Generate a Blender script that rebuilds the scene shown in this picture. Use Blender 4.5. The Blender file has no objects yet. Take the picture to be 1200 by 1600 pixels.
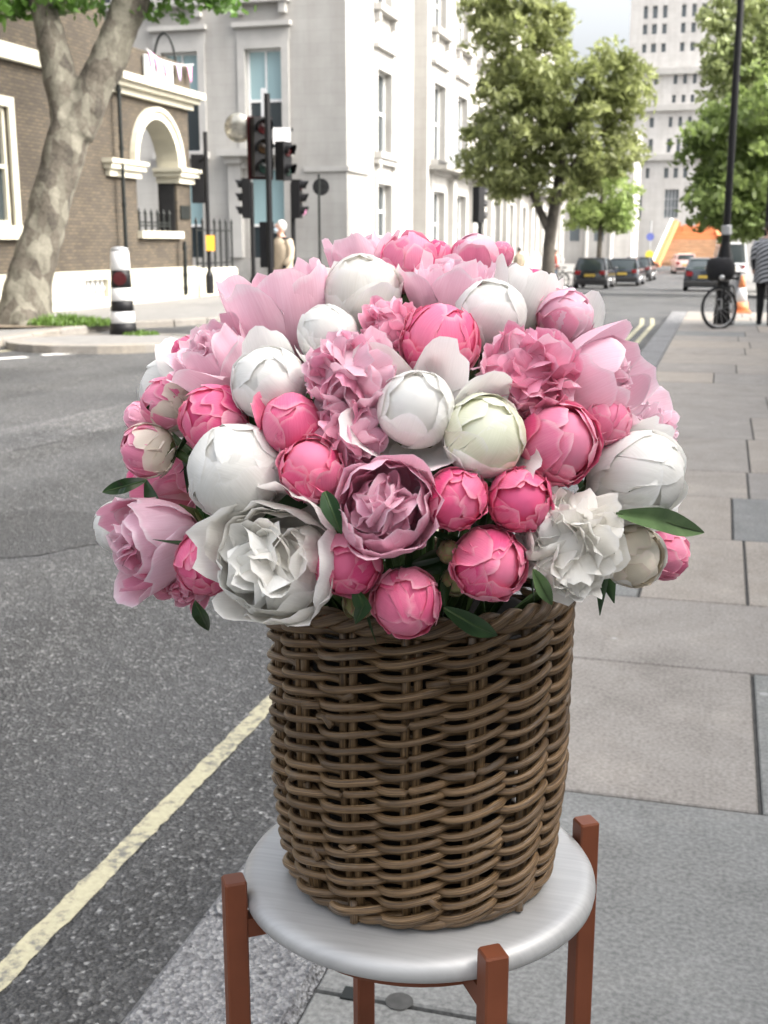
import bpy, bmesh, math, random
import numpy as np
from mathutils import Vector, Matrix, noise as mnoise
rnd = random.Random(7)
SC = bpy.context.scene
COL = SC.collection
PI = math.pi

# ------------------------------------------------------------------ camera
F, HC, HZ, VX = 1850., 1.38, 380., 1133.          # photograph 1200x1600: focal length in pixels, eye height, horizon, street vanishing point
PITCH = math.atan((800-HZ)/F)
YAW = math.atan((VX-600)/math.hypot(F, 800-HZ))
cd = bpy.data.cameras.new('camera')
cam = bpy.data.objects.new('camera', cd); COL.objects.link(cam)
cam.location = (0, 0, HC)
cam.rotation_euler = (PI/2-PITCH, 0, YAW)
cd.sensor_width = 36; cd.lens = F/1600*36
cd.clip_start = 0.05; cd.clip_end = 3000
cd.dof.use_dof = True; cd.dof.focus_distance = 1.06; cd.dof.aperture_fstop = 15.0
SC.camera = cam

# ------------------------------------------------------------------ sky, sun, exposure
SUN_EL = math.radians(42)
sd = Vector((1., -.06, 0)).normalized()
SUN_DIR = Vector((sd.x*math.cos(SUN_EL), sd.y*math.cos(SUN_EL), math.sin(SUN_EL)))
W = bpy.data.worlds.new('World'); SC.world = W; W.use_nodes = True
nt = W.node_tree; nt.nodes.clear()
sky = nt.nodes.new('ShaderNodeTexSky'); sky.sky_type = 'NISHITA'; sky.sun_disc = False
sky.sun_elevation = SUN_EL; sky.sun_rotation = math.atan2(sd.x, sd.y)
sky.air_density = 1.0; sky.dust_density = 10.0; sky.ozone_density = 1.0
hs = nt.nodes.new('ShaderNodeHueSaturation'); hs.inputs['Saturation'].default_value = 0.34
bg = nt.nodes.new('ShaderNodeBackground'); bg.inputs[1].default_value = 0.15
ow = nt.nodes.new('ShaderNodeOutputWorld')
nt.links.new(sky.outputs[0], hs.inputs['Color']); nt.links.new(hs.outputs[0], bg.inputs[0]); nt.links.new(bg.outputs[0], ow.inputs[0])
sl = bpy.data.lights.new('sun', 'SUN'); sl.energy = .5; sl.angle = math.radians(10); sl.color = (1, .95, .87)
so = bpy.data.objects.new('sun', sl); COL.objects.link(so); so.location = (10, 0, 20)
so.rotation_euler = SUN_DIR.to_track_quat('Z', 'Y').to_euler()
SC.view_settings.view_transform = 'Standard'; SC.view_settings.look = 'None'
SC.view_settings.exposure = 2.06; SC.view_settings.gamma = 1.0

# ------------------------------------------------------------------ pixel -> place helpers
FW = Vector((-math.sin(YAW)*math.cos(PITCH), math.cos(YAW)*math.cos(PITCH), -math.sin(PITCH)))
RT = Vector((math.cos(YAW), math.sin(YAW), 0)); UP = RT.cross(FW)
CAM = Vector((0, 0, HC))
def ray(x, y): return FW + RT*((x-600)/F) + UP*((800-y)/F)
def on_z(x, y, z=0.): d = ray(x, y); return CAM + d*((z-HC)/d.z)
def on_y(x, y, Y): d = ray(x, y); return CAM + d*(Y/d.y)
def on_x(x, y, X): d = ray(x, y); return CAM + d*(X/d.x)
def at(x, y, Z): return CAM + ray(x, y)*Z
def gz(Y): return -0.02*max(0., min(Y, 66.)-26.)    # the street falls gently beyond the junction
ROADZ = -0.12

# ------------------------------------------------------------------ materials
def newmat(name):
    m = bpy.data.materials.new(name); m.use_nodes = True
    t = m.node_tree; b = t.nodes['Principled BSDF']
    return m, t, b
def N(t, typ, **kw):
    n = t.nodes.new(typ)
    for k, v in kw.items():
        if k in n.inputs: n.inputs[k].default_value = v
        else: setattr(n, k, v)
    return n
def ramp(t, fac, stops):
    r = t.nodes.new('ShaderNodeValToRGB'); t.links.new(fac, r.inputs[0])
    while len(r.color_ramp.elements) < len(stops): r.color_ramp.elements.new(.5)
    for e, (p, c) in zip(r.color_ramp.elements, stops):
        e.position = p; e.color = (*c, 1) if len(c) == 3 else c
    return r.outputs[0]
def noise(t, vec, scale, detail=4, rough=.55):
    n = N(t, 'ShaderNodeTexNoise', Scale=scale, Detail=detail, Roughness=rough)
    if vec is not None: t.links.new(vec, n.inputs['Vector'])
    return n.outputs['Fac']
def mixc(t, fac, a, b, mode='MIX'):
    m = t.nodes.new('ShaderNodeMix'); m.data_type = 'RGBA'; m.blend_type = mode
    for s, v in ((0, fac), (6, a), (7, b)):
        if isinstance(v, (int, float)): m.inputs[s].default_value = v
        elif isinstance(v, tuple): m.inputs[s].default_value = (*v, 1) if len(v) == 3 else v
        else: t.links.new(v, m.inputs[s])
    return m.outputs[2]
def math_(t, op, a, b=0.5):
    m = t.nodes.new('ShaderNodeMath'); m.operation = op
    for i, v in enumerate((a, b)):
        if isinstance(v, (int, float)): m.inputs[i].default_value = v
        else: t.links.new(v, m.inputs[i])
    return m.outputs[0]
def bump(t, b, h, strength=.3, dist=.01):
    n = N(t, 'ShaderNodeBump', Strength=strength, Distance=dist)
    t.links.new(h, n.inputs['Height']); t.links.new(n.outputs[0], b.inputs['Normal'])
def coord(t, which='Object'):
    return t.nodes.new('ShaderNodeTexCoord').outputs[which]
def gpos(t): return t.nodes.new('ShaderNodeNewGeometry').outputs['Position']
def orand(t): return t.nodes.new('ShaderNodeObjectInfo').outputs['Random']

def simple(name, col, rough=.6, metal=0., var=.12, scale=6., bmp=0., spec=.5, coat=0.):
    m, t, b = newmat(name)
    f = noise(t, gpos(t), scale)
    lo = tuple(c*(1-var) for c in col); hi = tuple(min(1, c*(1+var)) for c in col)
    c = ramp(t, f, [(.3, lo), (.7, hi)])
    t.links.new(c, b.inputs['Base Color'])
    b.inputs['Roughness'].default_value = rough; b.inputs['Metallic'].default_value = metal
    b.inputs['Specular IOR Level'].default_value = spec
    b.inputs['Coat Weight'].default_value = coat
    if bmp: bump(t, b, noise(t, gpos(t), scale*6), bmp)
    return m
def m_asphalt(name='asphalt', k=1.):
    m, t, b = newmat(name); p = gpos(t)
    v = N(t, 'ShaderNodeTexVoronoi', Scale=105.); t.links.new(p, v.inputs['Vector'])
    sep = N(t, 'ShaderNodeSeparateColor'); t.links.new(v.outputs['Color'], sep.inputs[0])
    stone = ramp(t, sep.outputs[0], [(0, (.033, .033, .033)), (.5, (.058, .058, .058)), (.8, (.09, .09, .088)), (.94, (.15, .15, .145)), (1., (.32, .32, .31))])
    v2 = N(t, 'ShaderNodeTexVoronoi', Scale=14.); t.links.new(p, v2.inputs['Vector'])
    sp = ramp(t, v2.outputs['Distance'], [(.05, (1, 1, 1)), (.11, (0, 0, 0))])
    sep2 = N(t, 'ShaderNodeSeparateColor'); t.links.new(v2.outputs['Color'], sep2.inputs[0])
    sp = math_(t, 'MULTIPLY', sp, math_(t, 'GREATER_THAN', sep2.outputs[1], .8))
    big = ramp(t, noise(t, p, .7, 5), [(.35, (.62, .63, .65)), (.52, (1, 1, 1)), (.7, (1.25, 1.25, 1.24))])
    c = mixc(t, 1., stone, big, 'MULTIPLY')
    v3 = N(t, 'ShaderNodeTexVoronoi', Scale=52.); t.links.new(p, v3.inputs['Vector'])
    s3 = N(t, 'ShaderNodeSeparateColor'); t.links.new(v3.outputs['Color'], s3.inputs[0])
    c = mixc(t, .55, c, mixc(t, 1., c, ramp(t, s3.outputs[0], [(0, (.45, .45, .45)), (.5, (.9, .9, .9)), (.9, (1.5, 1.5, 1.5)), (1, (2.6, 2.6, 2.6))]), 'MULTIPLY'))
    # worn, polished wheel tracks running along the street
    mp = N(t, 'ShaderNodeMapping'); mp.inputs['Scale'].default_value = (1.1, .05, 1); t.links.new(p, mp.inputs[0])
    tr = ramp(t, noise(t, mp.outputs[0], 1.3, 3), [(.46, (0, 0, 0)), (.62, (.7, .7, .7))])
    c = mixc(t, math_(t, 'MULTIPLY', tr, .45), c, (.11, .112, .115))
    c = mixc(t, math_(t, 'MULTIPLY', sp, .75), c, (.38, .38, .36))
    c = mixc(t, 1., c, (k, k, k), 'MULTIPLY')
    t.links.new(c, b.inputs['Base Color'])
    b.inputs['Roughness'].default_value = .6
    bump(t, b, v.outputs['Distance'], 1., .012)
    return m
def m_stone(name, base, base2, speck=.0, rough=.8, sc=5., rv=.22):
    m, t, b = newmat(name); p = gpos(t); r = orand(t)
    c = ramp(t, noise(t, p, sc, 7, .65), [(.3, base), (.7, base2)])
    c = mixc(t, .8, c, mixc(t, 1., c, ramp(t, noise(t, p, sc*.45, 5, .7), [(.32, (.6, .58, .56)), (.46, (.95, .95, .94)), (.54, (1, 1, 1)), (.66, (1.3, 1.27, 1.22))]), 'MULTIPLY'))
    mpv = N(t, 'ShaderNodeMapping'); mpv.inputs['Rotation'].default_value = (0, 0, .6); mpv.inputs['Scale'].default_value = (1, .3, 1); t.links.new(p, mpv.inputs[0])
    c = mixc(t, .6, c, mixc(t, 1., c, ramp(t, noise(t, mpv.outputs[0], sc*1.3, 6, .7), [(.36, (.7, .68, .66)), (.45, (1, 1, 1)), (.62, (1.02, 1.02, 1.02)), (.7, (1.3, 1.28, 1.24))]), 'MULTIPLY'))
    c = mixc(t, .5, c, ramp(t, noise(t, p, sc*18, 3), [(.35, tuple(x*.75 for x in base)), (.65, tuple(x*1.2 for x in base2))]))
    g = N(t, 'ShaderNodeHueSaturation'); t.links.new(c, g.inputs['Color'])
    t.links.new(math_(t, 'ADD', math_(t, 'MULTIPLY', r, rv), 1-rv/2), g.inputs['Value'])
    t.links.new(math_(t, 'ADD', math_(t, 'MULTIPLY', r, .5), .7), g.inputs['Saturation'])
    c = g.outputs[0]
    # old chewing gum and small stains
    v = N(t, 'ShaderNodeTexVoronoi', Scale=4.2); t.links.new(p, v.inputs['Vector'])
    s2 = N(t, 'ShaderNodeSeparateColor'); t.links.new(v.outputs['Color'], s2.inputs[0])
    gum = math_(t, 'MULTIPLY', ramp(t, v.outputs['Distance'], [(.05, (1, 1, 1)), (.075, (0, 0, 0))]), math_(t, 'GREATER_THAN', s2.outputs[0], .72))
    c = mixc(t, math_(t, 'MULTIPLY', gum, .5*(speck+.01)), c, (.55, .55, .53))
    t.links.new(c, b.inputs['Base Color']); b.inputs['Roughness'].default_value = rough
    b.inputs['Specular IOR Level'].default_value = .35
    bump(t, b, noise(t, p, sc*14, 6, .7), .25, .006)
    return m
def m_granite():
    m, t, b = newmat('granite'); p = gpos(t)
    v = N(t, 'ShaderNodeTexVoronoi', Scale=105.); t.links.new(p, v.inputs['Vector'])
    s = N(t, 'ShaderNodeSeparateColor'); t.links.new(v.outputs['Color'], s.inputs[0])
    c = ramp(t, s.outputs[0], [(0, (.05, .05, .055)), (.3, (.17, .17, .175)), (.65, (.3, .3, .3)), (1, (.52, .52, .51))])
    n1 = noise(t, p, 55, 4, .6)
    c = mixc(t, .6, c, ramp(t, n1, [(.38, (.13, .13, .135)), (.55, (.27, .27, .272))]))
    t.links.new(c, b.inputs['Base Color']); b.inputs['Roughness'].default_value = .75
    bump(t, b, math_(t, 'ADD', n1, math_(t, 'MULTIPLY', v.outputs['Distance'], 1.5)), .9, .012)
    return m
def m_paint(name, col, wear=(.12, .12, .12), lvl=.42):
    m, t, b = newmat(name); p = gpos(t)
    n1 = noise(t, p, 26, 6, .7); n2 = noise(t, p, 3, 3)
    f = ramp(t, math_(t, 'ADD', math_(t, 'MULTIPLY', n1, .7), math_(t, 'MULTIPLY', n2, .3)), [(lvl-.06, (0, 0, 0)), (lvl+.04, (1, 1, 1))])
    c2 = ramp(t, noise(t, p, 60, 4), [(.3, tuple(c*.78 for c in col)), (.7, col)])
    t.links.new(mixc(t, f, wear, c2), b.inputs['Base Color']); b.inputs['Roughness'].default_value = .7
    bump(t, b, noise(t, p, 120, 3), .5, .004)
    return m
def m_brick(name, a, b2, mort, vec_scale=1.):
    m, t, b = newmat(name)
    p = gpos(t); sp = N(t, 'ShaderNodeSeparateXYZ'); t.links.new(p, sp.inputs[0])
    cb = N(t, 'ShaderNodeCombineXYZ')
    t.links.new(math_(t, 'ADD', sp.outputs[0], sp.outputs[1]), cb.inputs[0]); t.links.new(sp.outputs[2], cb.inputs[1])
    br = N(t, 'ShaderNodeTexBrick', Scale=1.); t.links.new(cb.outputs[0], br.inputs['Vector'])
    br.inputs['Brick Width'].default_value = .225; br.inputs['Row Height'].default_value = .078
    br.inputs['Mortar Size'].default_value = .013; br.inputs['Bias'].default_value = -.1
    br.inputs['Color1'].default_value = (*a, 1); br.inputs['Color2'].default_value = (*b2, 1); br.inputs['Mortar'].default_value = (*mort, 1)
    st = ramp(t, noise(t, p, .9, 6, .65), [(.3, (.55, .53, .5)), (.6, (1.1, 1.08, 1.05))])
    c = mixc(t, 1., br.outputs['Color'], st, 'MULTIPLY')
    c = mixc(t, .35, c, ramp(t, noise(t, p, 9, 4), [(.35, tuple(x*.6 for x in a)), (.65, tuple(x*1.35 for x in b2))]))
    t.links.new(c, b.inputs['Base Color']); b.inputs['Roughness'].default_value = .9
    bump(t, b, math_(t, 'SUBTRACT', 1., br.outputs['Fac']), .8, .01)
    return m
def m_ashlar(name, col, line=.87):
    m, t, b = newmat(name)
    p = gpos(t); sp = N(t, 'ShaderNodeSeparateXYZ'); t.links.new(p, sp.inputs[0])
    cb = N(t, 'ShaderNodeCombineXYZ')
    t.links.new(math_(t, 'ADD', sp.outputs[0], sp.outputs[1]), cb.inputs[0]); t.links.new(sp.outputs[2], cb.inputs[1])
    br = N(t, 'ShaderNodeTexBrick', Scale=1.); t.links.new(cb.outputs[0], br.inputs['Vector'])
    br.inputs['Brick Width'].default_value = 1.25; br.inputs['Row Height'].default_value = .52
    br.inputs['Mortar Size'].default_value = .012
    br.inputs['Color1'].default_value = (*[c*.96 for c in col], 1); br.inputs['Color2'].default_value = (*col, 1)
    br.inputs['Mortar'].default_value = (*[c*line for c in col], 1)
    st = ramp(t, noise(t, p, .35, 6, .65), [(.3, (.84, .83, .82)), (.62, (1.03, 1.03, 1.02))])
    mp = N(t, 'ShaderNodeMapping'); mp.inputs['Scale'].default_value = (1.4, 1.4, .12); t.links.new(p, mp.inputs[0])
    stk = ramp(t, noise(t, mp.outputs[0], 1.2, 4), [(.3, (.88, .87, .86)), (.6, (1, 1, 1))])
    c = mixc(t, 1., mixc(t, 1., br.outputs['Color'], st, 'MULTIPLY'), stk, 'MULTIPLY')
    t.links.new(c, b.inputs['Base Color']); b.inputs['Roughness'].default_value = .85
    return m
def m_petal(name, base, mid, edge, trans=.3, rv=.16, base_pos=.3):
    m, t, b = newmat(name)
    uv = coord(t, 'UV'); s = N(t, 'ShaderNodeSeparateXYZ'); t.links.new(uv, s.inputs[0])
    au = math_(t, 'ABSOLUTE', math_(t, 'SUBTRACT', math_(t, 'MULTIPLY', s.outputs[0], 2.), 1.))
    n = noise(t, coord(t), 38, 4)
    v = math_(t, 'ADD', s.outputs[1], math_(t, 'MULTIPLY', math_(t, 'SUBTRACT', n, .5), .25))
    c = ramp(t, v, [(.02, base), (base_pos, tuple((x+y*2)/3 for x, y in zip(base, mid))), (base_pos+.3, mid), (.93, mid), (1.02, edge)])
    e = math_(t, 'POWER', au, 7.)
    c = mixc(t, math_(t, 'MULTIPLY', e, .6), c, edge)
    # fine veins along the petal
    mp = N(t, 'ShaderNodeMapping'); mp.inputs['Scale'].default_value = (26, 1.6, 1); t.links.new(uv, mp.inputs[0])
    vn = noise(t, mp.outputs[0], 2.2, 3)
    c = mixc(t, .22, c, ramp(t, vn, [(.3, tuple(x*.8 for x in mid)), (.7, tuple(min(1, x*1.12) for x in edge))]))
    h = N(t, 'ShaderNodeHueSaturation'); t.links.new(c, h.inputs['Color'])
    r = orand(t)
    t.links.new(math_(t, 'ADD', math_(t, 'MULTIPLY', r, rv), 1-rv*.6), h.inputs['Value'])
    t.links.new(math_(t, 'ADD', math_(t, 'MULTIPLY', r, -.22), 1.12), h.inputs['Saturation'])
    c = h.outputs[0]
    t.links.new(c, b.inputs['Base Color']); b.inputs['Roughness'].default_value = .5
    b.inputs['Specular IOR Level'].default_value = .28
    b.inputs['Sheen Weight'].default_value = .12
    bump(t, b, math_(t, 'ADD', math_(t, 'MULTIPLY', vn, .6), math_(t, 'MULTIPLY', n, .9)), .22, .0018)
    tr = N(t, 'ShaderNodeBsdfTranslucent'); t.links.new(c, tr.inputs[0])
    mx = N(t, 'ShaderNodeMixShader'); mx.inputs[0].default_value = trans
    o = t.nodes['Material Output']
    t.links.new(b.outputs[0], mx.inputs[1]); t.links.new(tr.outputs[0], mx.inputs[2]); t.links.new(mx.outputs[0], o.inputs[0])
    return m
def m_leaf(name, lo, hi, trans=.3, scale=1.2, rough=.5):
    m, t, b = newmat(name)
    c = ramp(t, noise(t, gpos(t), scale, 3), [(.3, lo), (.7, hi)])
    h = N(t, 'ShaderNodeHueSaturation'); t.links.new(c, h.inputs['Color'])
    wn = N(t, 'ShaderNodeTexWhiteNoise'); g = t.nodes.new('ShaderNodeNewGeometry'); wn.noise_dimensions = '1D'
    t.links.new(g.outputs['Random Per Island'], wn.inputs['W'])
    t.links.new(math_(t, 'ADD', math_(t, 'MULTIPLY', wn.outputs['Value'], .7), .65), h.inputs['Value'])
    t.links.new(h.outputs[0], b.inputs['Base Color']); b.inputs['Roughness'].default_value = rough
    tr = N(t, 'ShaderNodeBsdfTranslucent'); t.links.new(h.outputs[0], tr.inputs[0])
    mx = N(t, 'ShaderNodeMixShader'); mx.inputs[0].default_value = trans
    t.links.new(b.outputs[0], mx.inputs[1]); t.links.new(tr.outputs[0], mx.inputs[2]); t.links.new(mx.outputs[0], t.nodes['Material Output'].inputs[0])
    return m
def m_wicker():
    m, t, b = newmat('willow')
    uv = coord(t, 'UV'); r = orand(t)
    mp = N(t, 'ShaderNodeMapping'); mp.inputs['Scale'].default_value = (4.5, 22, 1); t.links.new(uv, mp.inputs[0])
    cb = N(t, 'ShaderNodeCombineXYZ'); t.links.new(math_(t, 'MULTIPLY', r, 90.), cb.inputs[2]); t.links.new(cb.outputs[0], mp.inputs['Location'])
    f = noise(t, mp.outputs[0], 1., 5, .6)
    c = ramp(t, f, [(.3, (.026, .015, .007)), (.42, (.09, .054, .025)), (.57, (.175, .108, .052)), (.74, (.36, .245, .135))])
    mp2 = N(t, 'ShaderNodeMapping'); mp2.inputs['Scale'].default_value = (3.2, 1, 1); t.links.new(uv, mp2.inputs[0]); t.links.new(cb.outputs[0], mp2.inputs['Location'])
    g = noise(t, mp2.outputs[0], 1.6, 4)
    c = mixc(t, math_(t, 'MULTIPLY', ramp(t, g, [(.6, (0, 0, 0)), (.68, (1, 1, 1))]), .55), c, (.2, .165, .13))
    c = mixc(t, math_(t, 'MULTIPLY', ramp(t, g, [(.3, (1, 1, 1)), (.37, (0, 0, 0))]), .5), c, (.05, .035, .025))
    h = N(t, 'ShaderNodeHueSaturation'); t.links.new(c, h.inputs['Color'])
    t.links.new(math_(t, 'ADD', math_(t, 'MULTIPLY', r, .6), .7), h.inputs['Value'])
    t.links.new(h.outputs[0], b.inputs['Base Color']); b.inputs['Roughness'].default_value = .36
    b.inputs['Specular IOR Level'].default_value = .45
    bump(t, b, f, .45, .002)
    return m
def m_bark(name, cols, sc=2.2):
    m, t, b = newmat(name); p = gpos(t)
    mp = N(t, 'ShaderNodeMapping'); mp.inputs['Scale'].default_value = (1, 1, .55); t.links.new(p, mp.inputs[0])
    n1 = noise(t, mp.outputs[0], sc, 5, .6)
    v = N(t, 'ShaderNodeTexVoronoi', Scale=sc*2.6); t.links.new(mp.outputs[0], v.inputs['Vector'])
    s = N(t, 'ShaderNodeSeparateColor'); t.links.new(v.outputs['Color'], s.inputs[0])
    k = math_(t, 'ADD', math_(t, 'MULTIPLY', n1, .65), math_(t, 'MULTIPLY', s.outputs[0], .35))
    c = ramp(t, k, [(.34, cols[0]), (.4, cols[1]), (.46, cols[1]), (.5, cols[2]), (.57, cols[2]), (.61, cols[3])])
    c = mixc(t, .25, c, ramp(t, noise(t, p, 22, 5), [(.35, cols[0]), (.6, cols[3])]))
    t.links.new(c, b.inputs['Base Color']); b.inputs['Roughness'].default_value = .9
    bump(t, b, math_(t, 'ADD', k, math_(t, 'MULTIPLY', noise(t, p, 14, 5), .5)), .8, .04)
    return m
def m_glass(name, col=(.03, .04, .045), rough=.08):
    m, t, b = newmat(name); b.inputs['Base Color'].default_value = (*col, 1); b.inputs['Roughness'].default_value = rough
    b.inputs['Specular IOR Level'].default_value = .8
    return m
def m_zinc():
    m, t, b = newmat('zinc'); p = coord(t)
    mp = N(t, 'ShaderNodeMapping'); mp.inputs['Scale'].default_value = (3, 60, 3); mp.inputs['Rotation'].default_value = (0, 0, .5); t.links.new(p, mp.inputs[0])
    f = noise(t, mp.outputs[0], 4, 4); g = noise(t, p, 9, 5)
    c = ramp(t, math_(t, 'ADD', math_(t, 'MULTIPLY', f, .5), math_(t, 'MULTIPLY', g, .5)), [(.3, (.42, .42, .415)), (.7, (.55, .55, .54))])
    t.links.new(c, b.inputs['Base Color']); b.inputs['Metallic'].default_value = .4
    t.links.new(ramp(t, g, [(.3, (.42, .42, .42)), (.7, (.6, .6, .6))]), b.inputs['Roughness'])
    bump(t, b, f, .06, .001)
    return m

MT = {}
MT['asphalt'] = m_asphalt('asphalt', .9); MT['asphalt_dark'] = m_asphalt('patch_asphalt', .6); MT['asphalt_pale'] = m_asphalt('pale_asphalt', 1.3)
MT['york'] = m_stone('york_stone', (.215, .19, .165), (.32, .292, .258), .9, rv=.26)
MT['concrete'] = m_stone('grey_paving', (.14, .142, .136), (.235, .236, .225), .7, rv=.16)
MT['joint'] = simple('joint_mortar', (.065, .064, .06), .95, var=.3, scale=30)
MT['granite'] = m_granite()
MT['paving_far'] = m_stone('pale_paving', (.16, .155, .147), (.22, .214, .203), .3)
MT['kerb_far'] = m_stone('kerb_stone', (.17, .155, .135), (.26, .24, .21), .0)
MT['yellow'] = m_paint('yellow_paint', (.43, .4, .27), (.13, .127, .112), .47)
MT['white_paint'] = m_paint('white_road_paint', (.7, .69, .66), (.13, .13, .13), .38)
MT['brick'] = m_brick('stock_brick', (.105, .083, .054), (.046, .037, .028), (.03, .027, .023))
MT['brick_pale'] = m_brick('pale_stock_brick', (.42, .34, .24), (.34, .26, .17), (.3, .25, .19))
MT['brick_red'] = m_brick('red_brick', (.23, .09, .06), (.16, .07, .05), (.2, .17, .14))
MT['cream'] = simple('cream_stucco', (.5, .475, .385), .8, var=.08, scale=2)
MT['bounce_stucco'] = simple('bounce_stucco', (.75, .74, .71), .8, var=.06, scale=2)  # terrace face, kept bright to bounce fill onto the foreground
MT['stone'] = m_ashlar('portland_stone', (.4, .39, .37))
MT['stone_trim'] = simple('stone_trim', (.4, .39, .37), .85, var=.08, scale=1.5)
MT['stone_dark'] = simple('weathered_stone', (.3, .29, .27), .9, var=.2, scale=2)
MT['tower'] = m_ashlar('tower_stone', (.52, .51, .495))
MT['glass'] = m_glass('window_glass')
MT['blind'] = m_glass('blind_behind_glass', (.30, .43, .45), .15)
MT['towerglass'] = m_glass('far_window_glass', (.17, .2, .22), .2)
MT['frame_white'] = simple('white_frame', (.78, .78, .77), .5, var=.05)
MT['black'] = simple('black_paint', (.007, .007, .008), .5, var=.2, spec=.25)
MT['blackmat'] = simple('black_matt', (.015, .015, .016), .8, var=.3)
MT['iron'] = simple('black_iron', (.012, .014, .013), .55, var=.3, spec=.25)
MT['bark'] = m_bark('plane_bark', [(.03, .024, .018), (.065, .054, .041), (.1, .092, .07), (.16, .15, .118)])
MT['bark_dark'] = m_bark('dark_bark', [(.03, .025, .02), (.055, .047, .038), (.08, .07, .058), (.12, .105, .085)], 1.5)
MT['leaf_plane'] = m_leaf('plane_leaf', (.06, .13, .02), (.12, .23, .045), .45)
MT['leaf_mid'] = m_leaf('olive_leaf', (.19, .22, .075), (.34, .37, .16), .55, .35)
MT['leaf_lime'] = m_leaf('lime_leaf', (.22, .3, .09), (.36, .43, .16), .45, .4)
MT['leaf_right'] = m_leaf('green_leaf', (.14, .2, .055), (.28, .35, .12), .55, .3)
MT['leaf_pale'] = m_leaf('pale_green_leaf', (.2, .25, .09), (.36, .4, .18), .4, .3)
MT['grass'] = m_leaf('grass_blade', (.07, .13, .02), (.13, .22, .045), .35, 3.)
MT['soil'] = simple('soil', (.12, .095, .065), .95, var=.3, scale=5)
MT['white_plastic'] = simple('white_plastic', (.6, .6, .6), .4, var=.03)
MT['amber_lens'] = simple('amber_lens', (.03, .016, .006), .25)
MT['amber'] = simple('amber_plastic', (.7, .33, .03), .5)
MT['red_lens'] = simple('red_lens', (.04, .005, .006), .25)
MT['green_lens'] = simple('green_lens', (.008, .02, .016), .25)
MT['grey_metal'] = simple('galvanised', (.4, .41, .42), .45, .5)
MT['mirror'] = simple('mirror_face', (.46, .44, .38), .18, .7, var=.35, scale=7)
MT['orange'] = simple('orange_paint', (.6, .22, .09), .6, var=.12)
MT['plank'] = simple('scaffold_plank', (.4, .25, .15), .8, var=.15, scale=2)
MT['plank_riser'] = simple('riser_board', (.4, .25, .15), .85)  # riser boards, same tan as the planks
MT['car_black'] = simple('car_black', (.012, .013, .016), .25, var=.05, coat=1.)
MT['car_blue'] = simple('car_dark_blue', (.02, .025, .035), .25, var=.05, coat=1.)
MT['car_silver'] = simple('car_silver', (.35, .37, .4), .3, .4, var=.05, coat=1.)
MT['car_white'] = simple('car_white', (.72, .72, .71), .3, var=.04, coat=1.)
MT['car_pink'] = simple('car_pale_pink', (.75, .5, .47), .4, var=.05, coat=.5)
MT['tyre'] = simple('tyre', (.018, .018, .018), .85, var=.2)
MT['alloy'] = simple('alloy', (.5, .5, .5), .3, .8)
MT['carglass'] = m_glass('car_glass', (.03, .04, .042), .05)
MT['taillight'] = simple('tail_light', (.2, .012, .015), .25)
MT['plate'] = simple('number_plate', (.42, .3, .05), .5, var=.05)
MT['skin'] = simple('skin', (.6, .36, .27), .55, var=.06)
MT['skin2'] = simple('skin_brown', (.35, .2, .14), .55, var=.06)
MT['hair_white'] = simple('hair_white', (.5, .49, .47), .7)
MT['hair_dark'] = simple('hair_dark', (.02, .016, .013), .6)
MT['beige'] = simple('beige_cloth', (.42, .35, .26), .9, var=.1, scale=12)
MT['blackcloth'] = simple('black_cloth', (.014, .014, .016), .9, var=.2, scale=20)
MT['blue_mask'] = simple('mask_blue', (.5, .62, .72), .8)
MT['jeans'] = simple('jeans', (.07, .12, .2), .9)
MT['red_cloth'] = simple('red_cloth', (.5, .1, .07), .9)
MT['copper'] = simple('copper_brown_paint', (.175, .054, .025), .45, .0, var=.15, scale=14, spec=.3)
MT['zinc'] = m_zinc()
MT['willow'] = m_wicker()
MT['liner'] = simple('shade_black', (.012, .011, .01), .7)  # black standing in for the shade inside the basket
MT['stem'] = m_leaf('stem_green', (.05, .1, .03), (.1, .17, .05), .1, 30.)
MT['pleaf'] = m_leaf('peony_leaf', (.02, .06, .018), (.05, .12, .035), .15, 25., .35)
MT['sepal'] = m_leaf('sepal', (.12, .16, .05), (.24, .27, .1), .2, 60.)
MT['pink_flag'] = simple('bunting_pink', (.75, .3, .5), .8)
MT['lilac_flag'] = simple('bunting_lilac', (.52, .42, .75), .8)
MT['blue_sign'] = simple('sign_blue', (.15, .18, .5), .5)
MT['yellow_sign'] = simple('sign_yellow', (.8, .68, .08), .5)
MT['ink'] = simple('grey_lettering', (.16, .17, .19), .7)
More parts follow.
